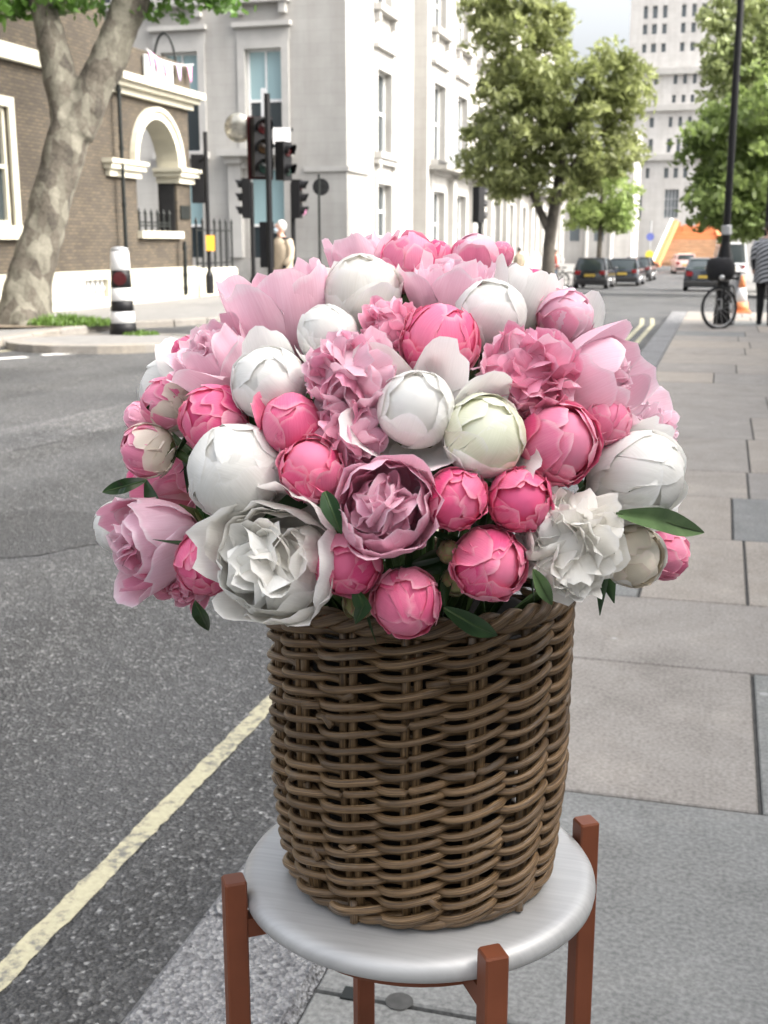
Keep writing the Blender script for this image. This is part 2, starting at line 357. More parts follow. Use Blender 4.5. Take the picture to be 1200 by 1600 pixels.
# stripes for the blouse
def m_stripe():
    m, t, b = newmat('striped_cloth'); p = coord(t)
    mp = N(t, 'ShaderNodeMapping'); mp.inputs['Rotation'].default_value = (.2, .75, 0); t.links.new(p, mp.inputs[0])
    w = N(t, 'ShaderNodeTexWave', Scale=6., Distortion=1.2, Detail=2.); t.links.new(mp.outputs[0], w.inputs['Vector'])
    t.links.new(ramp(t, w.outputs['Fac'], [(.4, (.03, .032, .04)), (.6, (.45, .46, .48))]), b.inputs['Base Color']); b.inputs['Roughness'].default_value = .9
    return m
MT['stripe'] = m_stripe()
PET = {
 'hot':   m_petal('petal_hot_pink', (.74, .24, .17), (.86, .14, .31), (.89, .37, .48), .24),
 'rose':  m_petal('petal_rose', (.8, .46, .34), (.88, .27, .43), (.91, .54, .62), .27),
 'mid':   m_petal('petal_mid_pink', (.86, .3, .4), (.9, .39, .54), (.92, .62, .71), .32),
 'pale':  m_petal('petal_pale_pink', (.9, .42, .53), (.92, .6, .7), (.94, .79, .84), .34),
 'mauve': m_petal('petal_mauve', (.87, .38, .48), (.9, .52, .64), (.93, .73, .8), .32),
 'white': m_petal('petal_white', (.82, .82, .58), (.91, .9, .855), (.93, .925, .9), .38, rv=.06, base_pos=.12),
 'ivory': m_petal('petal_ivory', (.9, .82, .64), (.93, .905, .845), (.94, .925, .89), .42, rv=.06, base_pos=.15),
 'green': m_petal('petal_greenish', (.52, .58, .24), (.86, .87, .68), (.91, .91, .82), .3, rv=.1),
 'cream': m_petal('petal_cream', (.66, .58, .28), (.88, .82, .68), (.89, .77, .68), .28),
 'budgreen': m_petal('petal_bud_green', (.22, .3, .1), (.3, .36, .14), (.5, .2, .2), .2),
}

# ------------------------------------------------------------------ mesh helpers
def link(name, me, parent=None, mat=None):
    o = bpy.data.objects.new(name, me); COL.objects.link(o)
    if mat is not None:
        for m in (mat if isinstance(mat, (list, tuple)) else [mat]):
            me.materials.append(MT[m] if isinstance(m, str) else m)
    if parent is not None: o.parent = parent
    return o
def empty(name, loc=(0, 0, 0), label=None, cat=None, group=None, rz=0.):
    o = bpy.data.objects.new(name, None); COL.objects.link(o); o.location = loc; o.rotation_euler = (0, 0, rz)
    o.empty_display_size = .1
    tag(o, label, cat, group); return o
def tag(o, label=None, cat=None, group=None, kind=None):
    if label: o['label'] = label
    if cat: o['category'] = cat
    if group: o['group'] = group
    if kind: o['kind'] = kind
    return o
class MB:
    def __init__(s): s.v = []; s.f = []; s.mi = []; s.uv = None
    def add(s, vs, fs, mi=0):
        k = len(s.v); s.v += [tuple(v) for v in vs]; s.f += [tuple(i+k for i in f) for f in fs]; s.mi += [mi]*len(fs); return s
    def box(s, x0, x1, y0, y1, z0, z1, mi=0, M=None, c=0.):
        if c <= 0:
            vs = [(x0,y0,z0),(x1,y0,z0),(x1,y1,z0),(x0,y1,z0),(x0,y0,z1),(x1,y0,z1),(x1,y1,z1),(x0,y1,z1)]
            fs = [(3,2,1,0),(4,5,6,7),(0,1,5,4),(1,2,6,5),(2,3,7,6),(3,0,4,7)]
        else:      # chamfered top edge
            vs = [(x0,y0,z0),(x1,y0,z0),(x1,y1,z0),(x0,y1,z0),(x0,y0,z1-c),(x1,y0,z1-c),(x1,y1,z1-c),(x0,y1,z1-c),
                  (x0+c,y0+c,z1),(x1-c,y0+c,z1),(x1-c,y1-c,z1),(x0+c,y1-c,z1)]
            fs = [(3,2,1,0),(0,1,5,4),(1,2,6,5),(2,3,7,6),(3,0,4,7),(4,5,9,8),(5,6,10,9),(6,7,11,10),(7,4,8,11),(8,9,10,11)]
        if M is not None: vs = [M @ Vector(v) for v in vs]
        return s.add(vs, fs, mi)
    def tube(s, pts, rad, n=8, mi=0, cap=True, closed=False, uvs=False):
        pts = [Vector(p) for p in pts]; m = len(pts)
        if not isinstance(rad, (list, tuple)): rad = [rad]*m
        k = len(s.v); up = None
        for i, p in enumerate(pts):
            if closed: d = pts[(i+1) % m]-pts[i-1]
            else: d = pts[min(i+1, m-1)]-pts[max(i-1, 0)]
            d.normalize()
            if up is None: up = d.orthogonal().normalized()
            up = (up-d*up.dot(d)); up = up.normalized() if up.length > 1e-6 else d.orthogonal().normalized()
            b = d.cross(up)
            for j in range(n):
                a = 2*PI*j/n; q = p+(up*math.cos(a)+b*math.sin(a))*rad[i]; s.v.append(tuple(q))
        rings = m if closed else m-1
        for i in range(rings):
            for j in range(n):
                a, b2 = k+i*n+j, k+i*n+(j+1) % n; c = k+((i+1) % m)*n+(j+1) % n; d2 = k+((i+1) % m)*n+j
                s.f.append((a, b2, c, d2)); s.mi.append(mi)
        if cap and not closed:
            s.f.append(tuple(k+j for j in range(n))[::-1]); s.mi.append(mi)
            s.f.append(tuple(k+(m-1)*n+j for j in range(n))); s.mi.append(mi)
        return s
    def lathe(s, prof, n=24, c=(0, 0, 0), mi=0, M=None):
        k = len(s.v); m = len(prof)
        for r, z in prof:
            for j in range(n):
                a = 2*PI*j/n; p = Vector((r*math.cos(a), r*math.sin(a), z))
                if M is not None: p = M @ p
                s.v.append((p.x+c[0], p.y+c[1], p.z+c[2]))
        for i in range(m-1):
            for j in range(n):
                s.f.append((k+i*n+j, k+i*n+(j+1) % n, k+(i+1)*n+(j+1) % n, k+(i+1)*n+j)); s.mi.append(mi)
        s.f.append(tuple(k+j for j in range(n))[::-1]); s.mi.append(mi)
        s.f.append(tuple(k+(m-1)*n+j for j in range(n))); s.mi.append(mi)
        return s
    def sphere(s, c, r, n=12, m=8, mi=0):
        if not hasattr(r, '__len__'): r = (r, r, r)
        prof = [(max(.001, math.sin(PI*i/m)), -math.cos(PI*i/m)) for i in range(m+1)]
        M = Matrix.Diagonal((*r, 1)); return s.lathe(prof, n, c, mi, M)
    def prism(s, poly, y0, y1, mi=0, M=None):     # poly in (x, z), extruded along y
        n = len(poly)
        vs = [Vector((x, y0, z)) for x, z in poly]+[Vector((x, y1, z)) for x, z in poly]
        if M is not None: vs = [M @ v for v in vs]
        fs = [tuple(range(n)), tuple(range(2*n-1, n-1, -1))]+[(i, i+n, (i+1) % n+n, (i+1) % n) for i in range(n)]
        return s.add(vs, fs, mi)
    def build(s, name, mat, parent=None, smooth=False, loc=None):
        me = bpy.data.meshes.new(name); me.from_pydata(s.v, [], s.f)
        o = link(name, me, parent, mat)
        if any(s.mi): me.polygons.foreach_set('material_index', s.mi)
        if smooth: me.polygons.foreach_set('use_smooth', [True]*len(s.f))
        bm = bmesh.new(); bm.from_mesh(me); bmesh.ops.recalc_face_normals(bm, faces=bm.faces); bm.to_mesh(me); bm.free()
        if loc is not None: o.location = loc
        return o
def smooth_angle(o, deg=35):
    me = o.data
    me.polygons.foreach_set('use_smooth', [True]*len(me.polygons))
    bm = bmesh.new(); bm.from_mesh(me)
    for e in bm.edges:
        e.smooth = not (len(e.link_faces) == 2 and e.calc_face_angle(0) > math.radians(deg))
    bm.to_mesh(me); bm.free(); return o
def evaluated(o):      # bake the modifiers of o into its mesh
    dg = bpy.context.evaluated_depsgraph_get(); dg.update()
    me = bpy.data.meshes.new_from_object(o.evaluated_get(dg)); old = o.data
    o.modifiers.clear(); o.data = me; bpy.data.meshes.remove(old); return o
def copy_tree(o, parent=None):
    c = o.copy(); COL.objects.link(c); c.parent = parent
    for ch in list(o.children): copy_tree(ch, c)
    return c

# facade with real openings: s runs along d, z up, n outward
def facade(mb, O, d, n, s0, s1, z0, z1, holes, depth=.3, mi=0):
    ss = sorted({s0, s1, *[h[0] for h in holes], *[h[1] for h in holes]}); zs = sorted({z0, z1, *[h[2] for h in holes], *[h[3] for h in holes]})
    P = lambda s, z, k=0.: (O[0]+d[0]*s-n[0]*k, O[1]+d[1]*s-n[1]*k, O[2]+z)
    for a, b in zip(ss, ss[1:]):
        for e, f in zip(zs, zs[1:]):
            cx, cz = (a+b)/2, (e+f)/2
            if any(h[0] < cx < h[1] and h[2] < cz < h[3] for h in holes): continue
            mb.add([P(a, e), P(b, e), P(b, f), P(a, f)], [(0, 1, 2, 3)], mi)
    for a, b, e, f in holes:
        mb.add([P(a, e), P(b, e), P(b, f), P(a, f), P(a, e, depth), P(b, e, depth), P(b, f, depth), P(a, f, depth)],
               [(0, 4, 5, 1), (1, 5, 6, 2), (2, 6, 7, 3), (3, 7, 4, 0)], mi)
def fbox(mb, O, d, n, s0, s1, z0, z1, k0, k1, mi=0):   # a box on a facade: k = height above the wall plane
    P = lambda s, z, k: (O[0]+d[0]*s+n[0]*k, O[1]+d[1]*s+n[1]*k, O[2]+z)
    vs = [P(s0,z0,k0),P(s1,z0,k0),P(s1,z0,k1),P(s0,z0,k1),P(s0,z1,k0),P(s1,z1,k0),P(s1,z1,k1),P(s0,z1,k1)]
    mb.add(vs, [(3,2,1,0),(4,5,6,7),(0,1,5,4),(1,2,6,5),(2,3,7,6),(3,0,4,7)], mi)

# ================================================================== THE SETTING
# road: one sheet to the horizon, following the gentle fall of the street
def sheet(name, x0, x1, ys, zoff, mat, kind='structure'):
    mb = MB()
    for a, b in zip(ys, ys[1:]):
        mb.add([(x0, a, gz(a)+zoff), (x1, a, gz(a)+zoff), (x1, b, gz(b)+zoff), (x0, b, gz(b)+zoff)], [(0, 1, 2, 3)])
    o = mb.build(name, mat); tag(o, kind=kind); return o
road = sheet('road', -300, 300, [-60, 0, 26, 34, 42, 50, 58, 66, 120, 900], ROADZ, 'asphalt')
tag(road, 'dark grey coarse asphalt road running up the street', 'road')

# near pavement: bed of mortar with single slabs on it
PX0, PX1, PY0, PY1 = -0.668, 4.2, -2.0, 25.6
bed = MB().box(PX0, PX1, PY0, PY1, -.3, -.012).build('pavement', 'joint'); tag(bed, 'stone slab pavement beside the basket', 'pavement', kind='structure')
rows = [(-2., -1.1), (-1.1, -.2), (-.2, .8), (.8, 1.88), (1.88, 2.85), (2.85, 3.87), (3.87, 4.65), (4.65, 5.72), (5.72, 6.72), (6.72, 7.52)]
y = 7.52
while y < PY1-.05:
    h = min(rnd.choice([1.0, 1.15, 1.3, 1.45]), PY1-y)
    if PY1-(y+h) < .4: h = PY1-y
    rows.append((y, y+h)); y += h
slab_r = random.Random(3)
for i, (a, b) in enumerate(rows):
    if i in (5,): cuts = [PX0, .17, 1.2, 2.2, 3.2, PX1]
    elif i in (7,): cuts = [PX0, -.25, .17, 1.1, 2.3, 3.3, PX1]
    elif i in (6,): cuts = [PX0, -.5, .62, 1.6, 2.7, PX1]
    elif i == 8: cuts = [PX0, .12, .95, 2.1, 3.0, PX1]
    elif i in (3, 4): cuts = [PX0, 1.05, 2.0, 3.1, PX1]
    else:
        cuts = [PX0]; x = PX0+slab_r.uniform(.6, 1.4)
        while x < PX1-.4: cuts.append(x); x += slab_r.uniform(1.0, 1.6)
        cuts.append(PX1)
    for x0, x1 in zip(cuts, cuts[1:]):
        g = .006
        dz = slab_r.uniform(-.0015, .0015); tl = slab_r.uniform(-.001, .001)
        mb = MB().box(x0+g, x1-g, a+g, b-g, -.05, dz, c=.004)
        mat = 'concrete' if i in (2, 3, 4) or slab_r.random() < .12 else 'york'
        mb.build('paving_slab', mat, bed)
# near kerb of granite stones
kb = empty('kerb', (0, 0, 0)); tag(kb, 'rough grey granite kerb along the near pavement', 'kerb', kind='structure')
y = -1.6
while y < PY1:
    l = .92
    MB().box(-.985, -.674, y+.004, min(y+l, PY1)-.004, -.32, slab_r.uniform(-.002, .002), c=.02).build('kerb_stone', 'granite', kb)
    y += l
# small iron stopcock cover let into the pavement
sc_ = empty('stopcock_cover', (-.5, 1.885, .002), 'small iron water cover set into the pavement behind the stool legs', 'cover')
MB().box(-.11, -.075, -.02, .016, -.002, .002).build('hinge_plate', 'iron', sc_)
MB().lathe([(.0, .0), (.026, .0), (.026, .001), (.022, .002), (.0, .0022)], 20).build('lid', 'joint', sc_)

# road paint
def ribbon(name, pts, w, mat, label, zo=.004, cat='road marking', group=None):
    mb = MB(); L = []
    jr = random.Random(len(pts)); q_ = [Vector(p) for p in pts]; pts = []
    for a_, b_ in zip(q_, q_[1:]):
        m_ = max(1, min(24, int((b_-a_).length/.03)))
        pts += [a_.lerp(b_, k_/m_) for k_ in range(m_)]
    pts.append(q_[-1])
    for i, p in enumerate(pts):
        p = Vector(p); d = Vector(pts[min(i+1, len(pts)-1)])-Vector(pts[max(i-1, 0)]); d.z = 0; d.normalize(); n = Vector((-d.y, d.x, 0))
        L += [p+n*w/2*(1+jr.uniform(-.16, .1)), p-n*w/2*(1+jr.uniform(-.16, .1))]
    fs = [(2*i, 2*i+1, 2*i+3, 2*i+2) for i in range(len(pts)-1)]
    mb.add([(v.x, v.y, gz(v.y)+ROADZ+zo) for v in L], fs)
    o = mb.build(name, mat); tag(o, label, cat, group, kind='structure'); return o
ly = [(-1.375+.02*math.sin(y*.7)*.3, y) for y in np.arange(-1, 15.2, .5)]
ribbon('yellow_line', [(x, y, 0) for x, y in ly], .062, 'yellow', 'worn yellow line along the kerb beside the basket')
for k, off in enumerate((0., .2)):
    ribbon('yellow_line', [(-1.42+off+(0 if y < 23 else -.06*(y-23)), y, 0) for y in np.arange(15.4, 25.2, .4)], .085, 'yellow', 'worn double yellow line near the street corner', group='double yellow lines at the corner')
def dash(pa, pb, w, i):
    a, b = on_z(*pa, ROADZ), on_z(*pb, ROADZ)
    ribbon('white_dash', [a, (a+b)/2, b], w, 'white_paint', 'white dash on the road before the bollard island', group='white dashes before the bollard island')
for i, (a, b) in enumerate([((-20, 562), (42, 558)), ((66, 555), (122, 552)), ((146, 551), (194, 549)), ((222, 548), (290, 546)), ((310, 545), (370, 543))]): dash(a, b, .2, i)
a, b = on_z(-30, 552, ROADZ), on_z(62, 544, ROADZ)
ribbon('yellow_line', [a, b], .16, 'yellow', 'short yellow line beside the far kerb by the plane tree')

def patch(poly_px, mat, label, zo):
    P = [on_z(x, y, ROADZ) for x, y in poly_px]; n = len(P); mb = MB(); r_ = random.Random(n); V = []
    for a_, b_ in zip(P, P[1:]+P[:1]):
        m_ = max(2, int((b_-a_).length/.12)); V += [a_.lerp(b_, k_/m_)+Vector((r_.uniform(-.02, .02), r_.uniform(-.02, .02), 0)) for k_ in range(m_)]
    mb.add([(v.x, v.y, ROADZ+zo) for v in V], [tuple(range(len(V)))])
    tag(mb.build('road_patch', mat), label, 'road patch', kind='structure')
patch([(-120, 815), (60, 798), (130, 800), (172, 822), (160, 850), (60, 868), (-120, 880)], 'asphalt_dark', 'dark asphalt repair patch in the road left of the bouquet', .004)
patch([(-160, 700), (60, 660), (235, 622), (300, 640), (90, 690), (-160, 742)], 'asphalt_pale', 'pale strip crossing the road left of the bouquet', .003)  # asphalt strip in a paler tone
# far pavement on the left with its kerb
def slab_area(name, poly, z, mat, label, th=.4):
    mb = MB(); n = len(poly)
    top = [(x, y, gz(y)+z) for x, y in poly]; bot = [(x, y, gz(y)+z-th) for x, y in poly]
    mb.add(top+bot, [tuple(range(n))]+[(i, i+n, (i+1) % n+n, (i+1) % n) for i in range(n)])
    o = mb.build(name, mat); tag(o, label, 'pavement', kind='structure'); return o
fk = [on_z(x, y, 0).xy for x, y in [(-260, 570), (0, 529), (90, 515), (177, 504), (270, 500), (370, 494), (420, 488)]]
fk = [tuple(v) for v in fk]
slab_area('far_pavement', [(-16.6, fk[0][1])]+fk+[(fk[-1][0]-.6, fk[-1][1]+2.4), (-10.5, 31.), (-12.6, 34.2), (-16.6, 34.2)], 0, 'paving_far', 'pale sunlit pavement in front of the brick building')
kf = empty('kerb', (0, 0, 0)); tag(kf, 'pale stone kerb of the pavement below the plane tree', 'kerb', kind='structure')
full = fk+[(fk[-1][0]-.6, fk[-1][1]+2.4), (-10.5, 31.), (-12.6, 34.2)]
for (xa, ya), (xb, yb) in zip(full, full[1:]):
    L = math.hypot(xb-xa, yb-ya); k = max(1, round(L/.95)); ux, uy = (xb-xa)/L, (yb-ya)/L
    for i in range(k):
        s0, s1 = L*i/k+.01, L*(i+1)/k-.01
        M = Matrix.Translation((xa, ya, 0)) @ Matrix.Rotation(math.atan2(uy, ux), 4, 'Z')
        MB().box(s0, s1, -.05, .22, -.3, .008, M=M, c=.02).build('kerb_stone', 'kerb_far', kf)
# bollard island: a low oval build-out
ic = on_z(172, 529, 0); ic = Vector((ic.x, ic.y, 0))
def oval(cx, cy, a, b, rot, n=28):
    return [(cx+a*math.cos(t)*math.cos(rot)-b*math.sin(t)*math.sin(rot), cy+a*math.cos(t)*math.sin(rot)+b*math.sin(t)*math.cos(rot)) for t in [2*PI*i/n for i in range(n)]]
irot = math.radians(20)
isl = empty('traffic_island', (0, 0, 0)); tag(isl, 'low oval kerbed island under the striped bollard', 'island', kind='structure')
slab_part = MB(); ov = oval(ic.x, ic.y, 1.28, 1.0, irot); n_ = len(ov)
slab_part.add([(x, y, -.012) for x, y in ov], [tuple(range(n_))]).build('paving', 'paving_far', isl)
ov2 = oval(ic.x, ic.y, 1.5, 1.2, irot); ov3 = oval(ic.x, ic.y, 1.26, .98, irot)
for i in range(0, n_):
    j = (i+1) % n_
    A, B, C2, D = ov2[i], ov2[j], ov3[j], ov3[i]
    mb = MB().add([(*A, -.14), (*B, -.14), (*B, -.01), (*A, -.01), (*C2, -.14), (*D, -.14), (*C2, .0), (*D, .0)],
                  [(0, 1, 2, 3), (3, 2, 6, 7), (4, 5, 7, 6), (0, 3, 7, 5), (1, 4, 6, 2)])
    mb.build('kerb_stone', 'kerb_far', isl)
# refuge island carrying the traffic lights
ri = at(425, 400, 20.6); RIX, RIY = ri.x, ri.y
MB().box(RIX-1.0, RIX+.9, RIY-1.1, RIY+1.1, -.3, 0., c=.03).build('refuge_island', 'kerb_far'); tag(bpy.data.objects['refuge_island'], 'kerbed refuge island below the traffic lights', 'island', kind='structure')

# pavement round the white building and on the far right corner
slab_area('corner_pavement', [(-60, 45.5), (-10.5, 45.5), (-8.6, 47.5), (-8.2, 52), (-8.2, 140), (-60, 140)], 0, 'paving_far', 'pale pavement round the white stone building')
slab_area('corner_pavement', [(1.6, 41), (60, 41), (60, 140), (1.6, 140), (.8, 60), (.8, 43)], 0, 'paving_far', 'pale pavement under the green trees across the junction')

# ================================================================== BRICK BUILDING with arched porch (left)
BX = -14.3
def bf(x, y): p = on_x(x, y, BX); return p.y, p.z       # pixel -> (distance along the street, height) on its front
yC, _ = bf(303, 460); yL, _ = bf(184, 460); yEnd = yC
yMain0 = 8.0
zcor = bf(306, 176)[1]                      # underside of porch cornice
zimp0, zimp1 = bf(292, 288)[1], bf(292, 266)[1]
ya0, ya1 = bf(214, 300)[0], bf(276, 300)[0]
yc_ = (ya0+ya1)/2; rA = (ya1-ya0)/2
zsill = bf(247, 371)[1]; zpl = bf(240, 420)[1]
bb = empty('brick_building', (BX, yC, 0), 'brown brick building with a cream arched porch behind the plane tree', 'building')
bb_inv = Matrix.Translation((-BX, -yC, 0))
def bpart(mb, name, mat, smooth=False):
    mb.v = [(x-BX, y-yC, z) for x, y, z in mb.v]
    return mb.build(name, mat, bb, smooth)
TH = .55
mb = MB()
# porch wall built as piers, infill under the sill and spandrel round the arch
mb.box(BX-TH, BX, yL, ya0, zpl, zcor); mb.box(BX-TH, BX, ya1, yC, zpl, zcor); mb.box(BX-.35, BX-.004, ya0, ya1, zpl, zsill)
zs = zimp1
NA = 18
arc = [(yc_-rA*math.cos(PI*i/NA), zs+rA*math.sin(PI*i/NA)) for i in range(NA+1)]
for (y0, z0), (y1, z1) in zip(arc, arc[1:]):
    for X in (BX, BX-TH):
        mb.add([(X, y0, z0), (X, y1, z1), (X, y1, zcor), (X, y0, zcor)], [(0, 1, 2, 3)])
pw = bpart(mb, 'porch_wall', 'brick')
mb = MB()
for (y0, z0), (y1, z1) in zip(arc, arc[1:]):
    mb.add([(BX-TH, y0, z0-.001), (BX-TH, y1, z1-.001), (BX+.02, y1, z1-.001), (BX+.02, y0, z0-.001)], [(0, 1, 2, 3)])
bpart(mb, 'arch_soffit', 'cream', True)
mb = MB()
for i in range(NA):
    (y0, z0), (y1, z1) = arc[i], arc[i+1]; k = (rA+.3)/rA
    q = lambda y, z, r: (yc_+(y-yc_)*r, zs+(z-zs)*r)
    for (r0, r1, x1) in ((1.0, 1+.2/rA, BX+.1), (1+.2/rA, k, BX+.16)):
        a0, a1, b0, b1 = q(y0, z0, r0), q(y1, z1, r0), q(y0, z0, r1), q(y1, z1, r1)
        mb.add([(x1, *a0), (x1, *a1), (x1, *b1), (x1, *b0), (BX, *a0), (BX, *a1), (BX, *b1), (BX, *b0)], [(0, 1, 2, 3), (0, 4, 5, 1), (3, 2, 6, 7)])
bpart(mb, 'archivolt', 'cream')
for (a, b) in ((yL-.25, ya0), (ya1, yC)):
    mb = MB(); hz = zimp1-zimp0
    mb.box(BX-TH-.02, BX+.12, a-.06, b+.06, zimp0, zimp0+hz*.45); mb.box(BX-TH-.05, BX+.22, a-.14, b+.14, zimp0+hz*.45, zimp0+hz*.8); mb.box(BX-TH-.05, BX+.28, a-.2, b+.2, zimp0+hz*.8, zimp1+.02)
    bpart(mb, 'impost', 'cream')
mb = MB().box(BX-TH+.05, BX-.06, ya1-.02, ya1-.003, zsill, zimp0); bpart(mb, 'dark_jamb', 'blackmat')
mb = MB().box(BX-.45, BX+.14, ya0-.05, ya1+.08, zsill-.02, zsill+.16); bpart(mb, 'sill', 'cream')
# porch cornice in three steps
zc1 = bf(306, 150)[1]
mb = MB(); h = zc1-zcor
for z0, z1, pr in ((0, .35, .14), (.35, .62, .3), (.62, 1., .44)):
    mb.box(BX-TH-.1, BX+pr, yL-.02*pr, yC+pr*.6, zcor+h*z0, zcor+h*z1)
bpart(mb, 'cornice', 'cream')
mb = MB().box(BX-TH, BX+.05, yL, bf(294, 130)[0], zc1, bf(294, 103)[1]); bpart(mb, 'parapet', 'brick')
# plinth, in cream stucco, running on as a low wall with railings
yW = bf(366, 440)[0]
grille = (bf(124, 450)[0], bf(161, 450)[0], .12, bf(140, 437)[1])
mb = MB(); facade(mb, (BX+.16, 0, 0), (0, 1, 0), (1, 0, 0), yMain0, yC+.15, -.1, zpl, [grille], .28)
mb.box(BX-.5, BX+.16, yMain0, yC+.15, zpl-.004, zpl+.02)
bpart(mb, 'plinth', 'cream')
mb = MB().box(BX-.35, BX+.12, yC+.155, yW, -.1, zpl-.05, c=.05); bpart(mb, 'low_wall', 'cream')
mb = MB()
for i in range(5):
    yy = grille[0]+(grille[1]-grille[0])*(i+.5)/5; mb.box(BX-.03, BX+.05, yy-.03, yy+.03, grille[2], grille[3])
mb.box(BX-.03, BX+.04, grille[0], grille[1], (grille[2]+grille[3])/2-.03, (grille[2]+grille[3])/2+.03)
mb.box(BX-.1, BX-.09, grille[0], grille[1], grille[2], grille[3], 1)
bpart(mb, 'air_grille', ['frame_white', 'blackmat'])
# main wall
wz0, wz1 = bf(0, 352)[1], bf(0, 165)[1]; wy1 = bf(16, 260)[0]
mb = MB(); MH = 13.
facade(mb, (BX, 0, 0), (0, 1, 0), (1, 0, 0), yMain0, yL, zpl, MH, [(wy1-1.5, wy1, wz0, wz1), (wy1-5., wy1-3.5, wz0, wz1)], .25)
mb.box(BX-8, BX-.31, yMain0, yL, 0, MH)
mb.add([(BX, yL, 0), (BX-8, yL, 0), (BX-8, yL, MH), (BX, yL, MH)], [(0, 1, 2, 3)])
mb.add([(BX, yMain0, MH), (BX-8, yMain0, MH), (BX-8, yL, MH), (BX, yL, MH)], [(0, 1, 2, 3)])
bpart(mb, 'main_wall', 'brick')
for yb in (wy1, wy1-3.5):
    mb = MB(); a, b = yb-1.5, yb
    for (p0, p1, q0, q1) in ((a, a+.1, wz0, wz1), (b-.1, b, wz0, wz1), (a+.1, b-.1, wz1-.1, wz1), (a+.1, b-.1, wz0, wz0+.1), (a+.1, b-.1, (wz0+wz1)/2-.04, (wz0+wz1)/2+.04)): mb.box(BX-.18, BX-.06, p0, p1, q0, q1)
    w_ = bpart(mb, 'window', 'cream')
    MB().box(-.16, -.14, a+.05-yC, b-.05-yC, wz0+.05, wz1-.05).build('pane', 'glass', w_)
    mb = MB()
    mb.box(BX, BX+.06, a-.2, a, wz0, wz1+.2); mb.box(BX, BX+.06, b, b+.2, wz0, wz1+.2); mb.box(BX, BX+.06, a, b, wz1, wz1+.2)
    bpart(mb, 'architrave', 'cream')
    mb = MB().box(BX-.1, BX+.16, a-.3, b+.32, wz0-.28, wz0-.002); bpart(mb, 'window_sill', 'cream')
zb0, zb1 = bf(66, 108)[1], bf(66, 84)[1]
mb = MB().box(BX, BX+.15, yMain0, bf(68, 90)[0], zb0, zb1); bpart(mb, 'string_course', 'cream')
# drain pipes
for px_, z0, z1 in ((185, .3, 5.6), (277.5, .0, zsill-.1)):
    yy = bf(px_, 400)[0]; mb = MB().tube([(BX+.22, yy, max(z0, .0)), (BX+.22, yy, z1)], .05, 8)
    for k in range(4):
        zz = z0+(z1-z0)*(k+.5)/4; mb.lathe([(.065, zz-.05), (.065, zz+.05)], 8, (BX+.22, yy, 0))
    bpart(mb, 'drainpipe', 'iron')
# small plaque on the pier, raised letters on the parapet board come with the sign below
zq = bf(288, 332)[1]; yq = bf(288, 332)[0]
mb = MB().box(BX+.002, BX+.04, yq-.28, yq+.28, zq-.18, zq+.18); bpart(mb, 'plaque', 'iron')
# railings: in the arch opening and along the low wall
def railing(name, y0, y1, z0, z1, x, step, label, parent=None):
    r = empty(name, (x, (y0+y1)/2, z0), label, 'railing')
    yc0 = (y0+y1)/2; n = max(2, int((y1-y0)/step))
    MB().box(-.02, .02, y0-yc0, y1-yc0, .12, .16).build('rail', 'iron', r); MB().box(-.02, .02, y0-yc0, y1-yc0, z1-z0-.3, z1-z0-.26).build('rail', 'iron', r)
    for i in range(n+1):
        yy = y0-yc0+(y1-y0)*i/n
        MB().tube([(0, yy, 0), (0, yy, z1-z0-.08)], .034, 6).lathe([(.022, z1-z0-.09), (.055, z1-z0-.05), (.006, z1-z0+.08)], 6, (0, yy, 0)).build('bar', 'iron', r)
    return r
railing('railing', ya0+.1, ya1-.1, zsill+.16, bf(240, 330)[1], BX-.2, .34, 'short black iron railing standing in the arched opening')
railing('railing', yC+.3, yW-.1, zpl-.05, bf(345, 345)[1], BX-.0, .42, 'black iron railing on the cream low wall by the porch')
# sign board with lettering and bunting on the parapet
s0, s1 = bf(219, 120)[0], bf(262, 135)[0]; sz0, sz1 = bf(240, 133)[1], bf(240, 92)[1]
sg = empty('sign_board', (BX+.1, (s0+s1)/2, sz0), 'white sign board with faded grey lettering on the porch parapet', 'sign')
hw = (s1-s0)/2
MB().box(0, .06, -hw, hw, 0, sz1-sz0).build('board', 'white_plastic', sg)
def text(txt, size, loc, rot, mat, parent, name='lettering', ext=.004):
    cu = bpy.data.curves.new(name, 'FONT'); cu.body = txt; cu.size = size; cu.align_x = 'CENTER'; cu.extrude = ext; cu.resolution_u = 3
    o = bpy.data.objects.new(name, cu); COL.objects.link(o); bpy.context.view_layer.update()
    me = bpy.data.meshes.new_from_object(o); bpy.data.objects.remove(o); bpy.data.curves.remove(cu)
    t = link(name, me, parent, mat); t.location = loc; t.rotation_euler = rot; return t
text('NO', .42, (.066, -.2, (sz1-sz0)*.48), (PI/2, 0, PI/2), 'ink', sg); text('STREET', .3, (.066, -.1, (sz1-sz0)*.16), (PI/2, 0, PI/2), 'ink', sg)
bt = empty('bunting', (BX+.18, s0, sz1), 'string of pink and lilac triangular flags over the sign board', 'bunting')
pts = [(0.02, 0, .12), (0.02, hw, -.05), (0.02, 2*hw, -.02), (0.02, 2*hw+.6, .02), (.02, bf(292, 110)[0]-s0, .12)]
MB().tube(pts, .012, 5).build('string', 'frame_white', bt)
for i, (yy, zz) in enumerate([(.25, .06), (hw*.75, -.0), (hw*1.4, -.06), (2*hw+.28, 0.), (2*hw+.95, .04)]):
    MB().add([(.03, yy-.14, zz), (.03, yy+.14, zz), (.05, yy+.02, zz-.42), (.02, yy-.14, zz), (.02, yy+.14, zz), (.04, yy+.02, zz-.42)], [(0, 1, 2), (5, 4, 3), (0, 3, 4, 1), (1, 4, 5, 2), (2, 5, 3, 0)]).build('flag', 'lilac_flag' if i == 3 else 'pink_flag', bt)
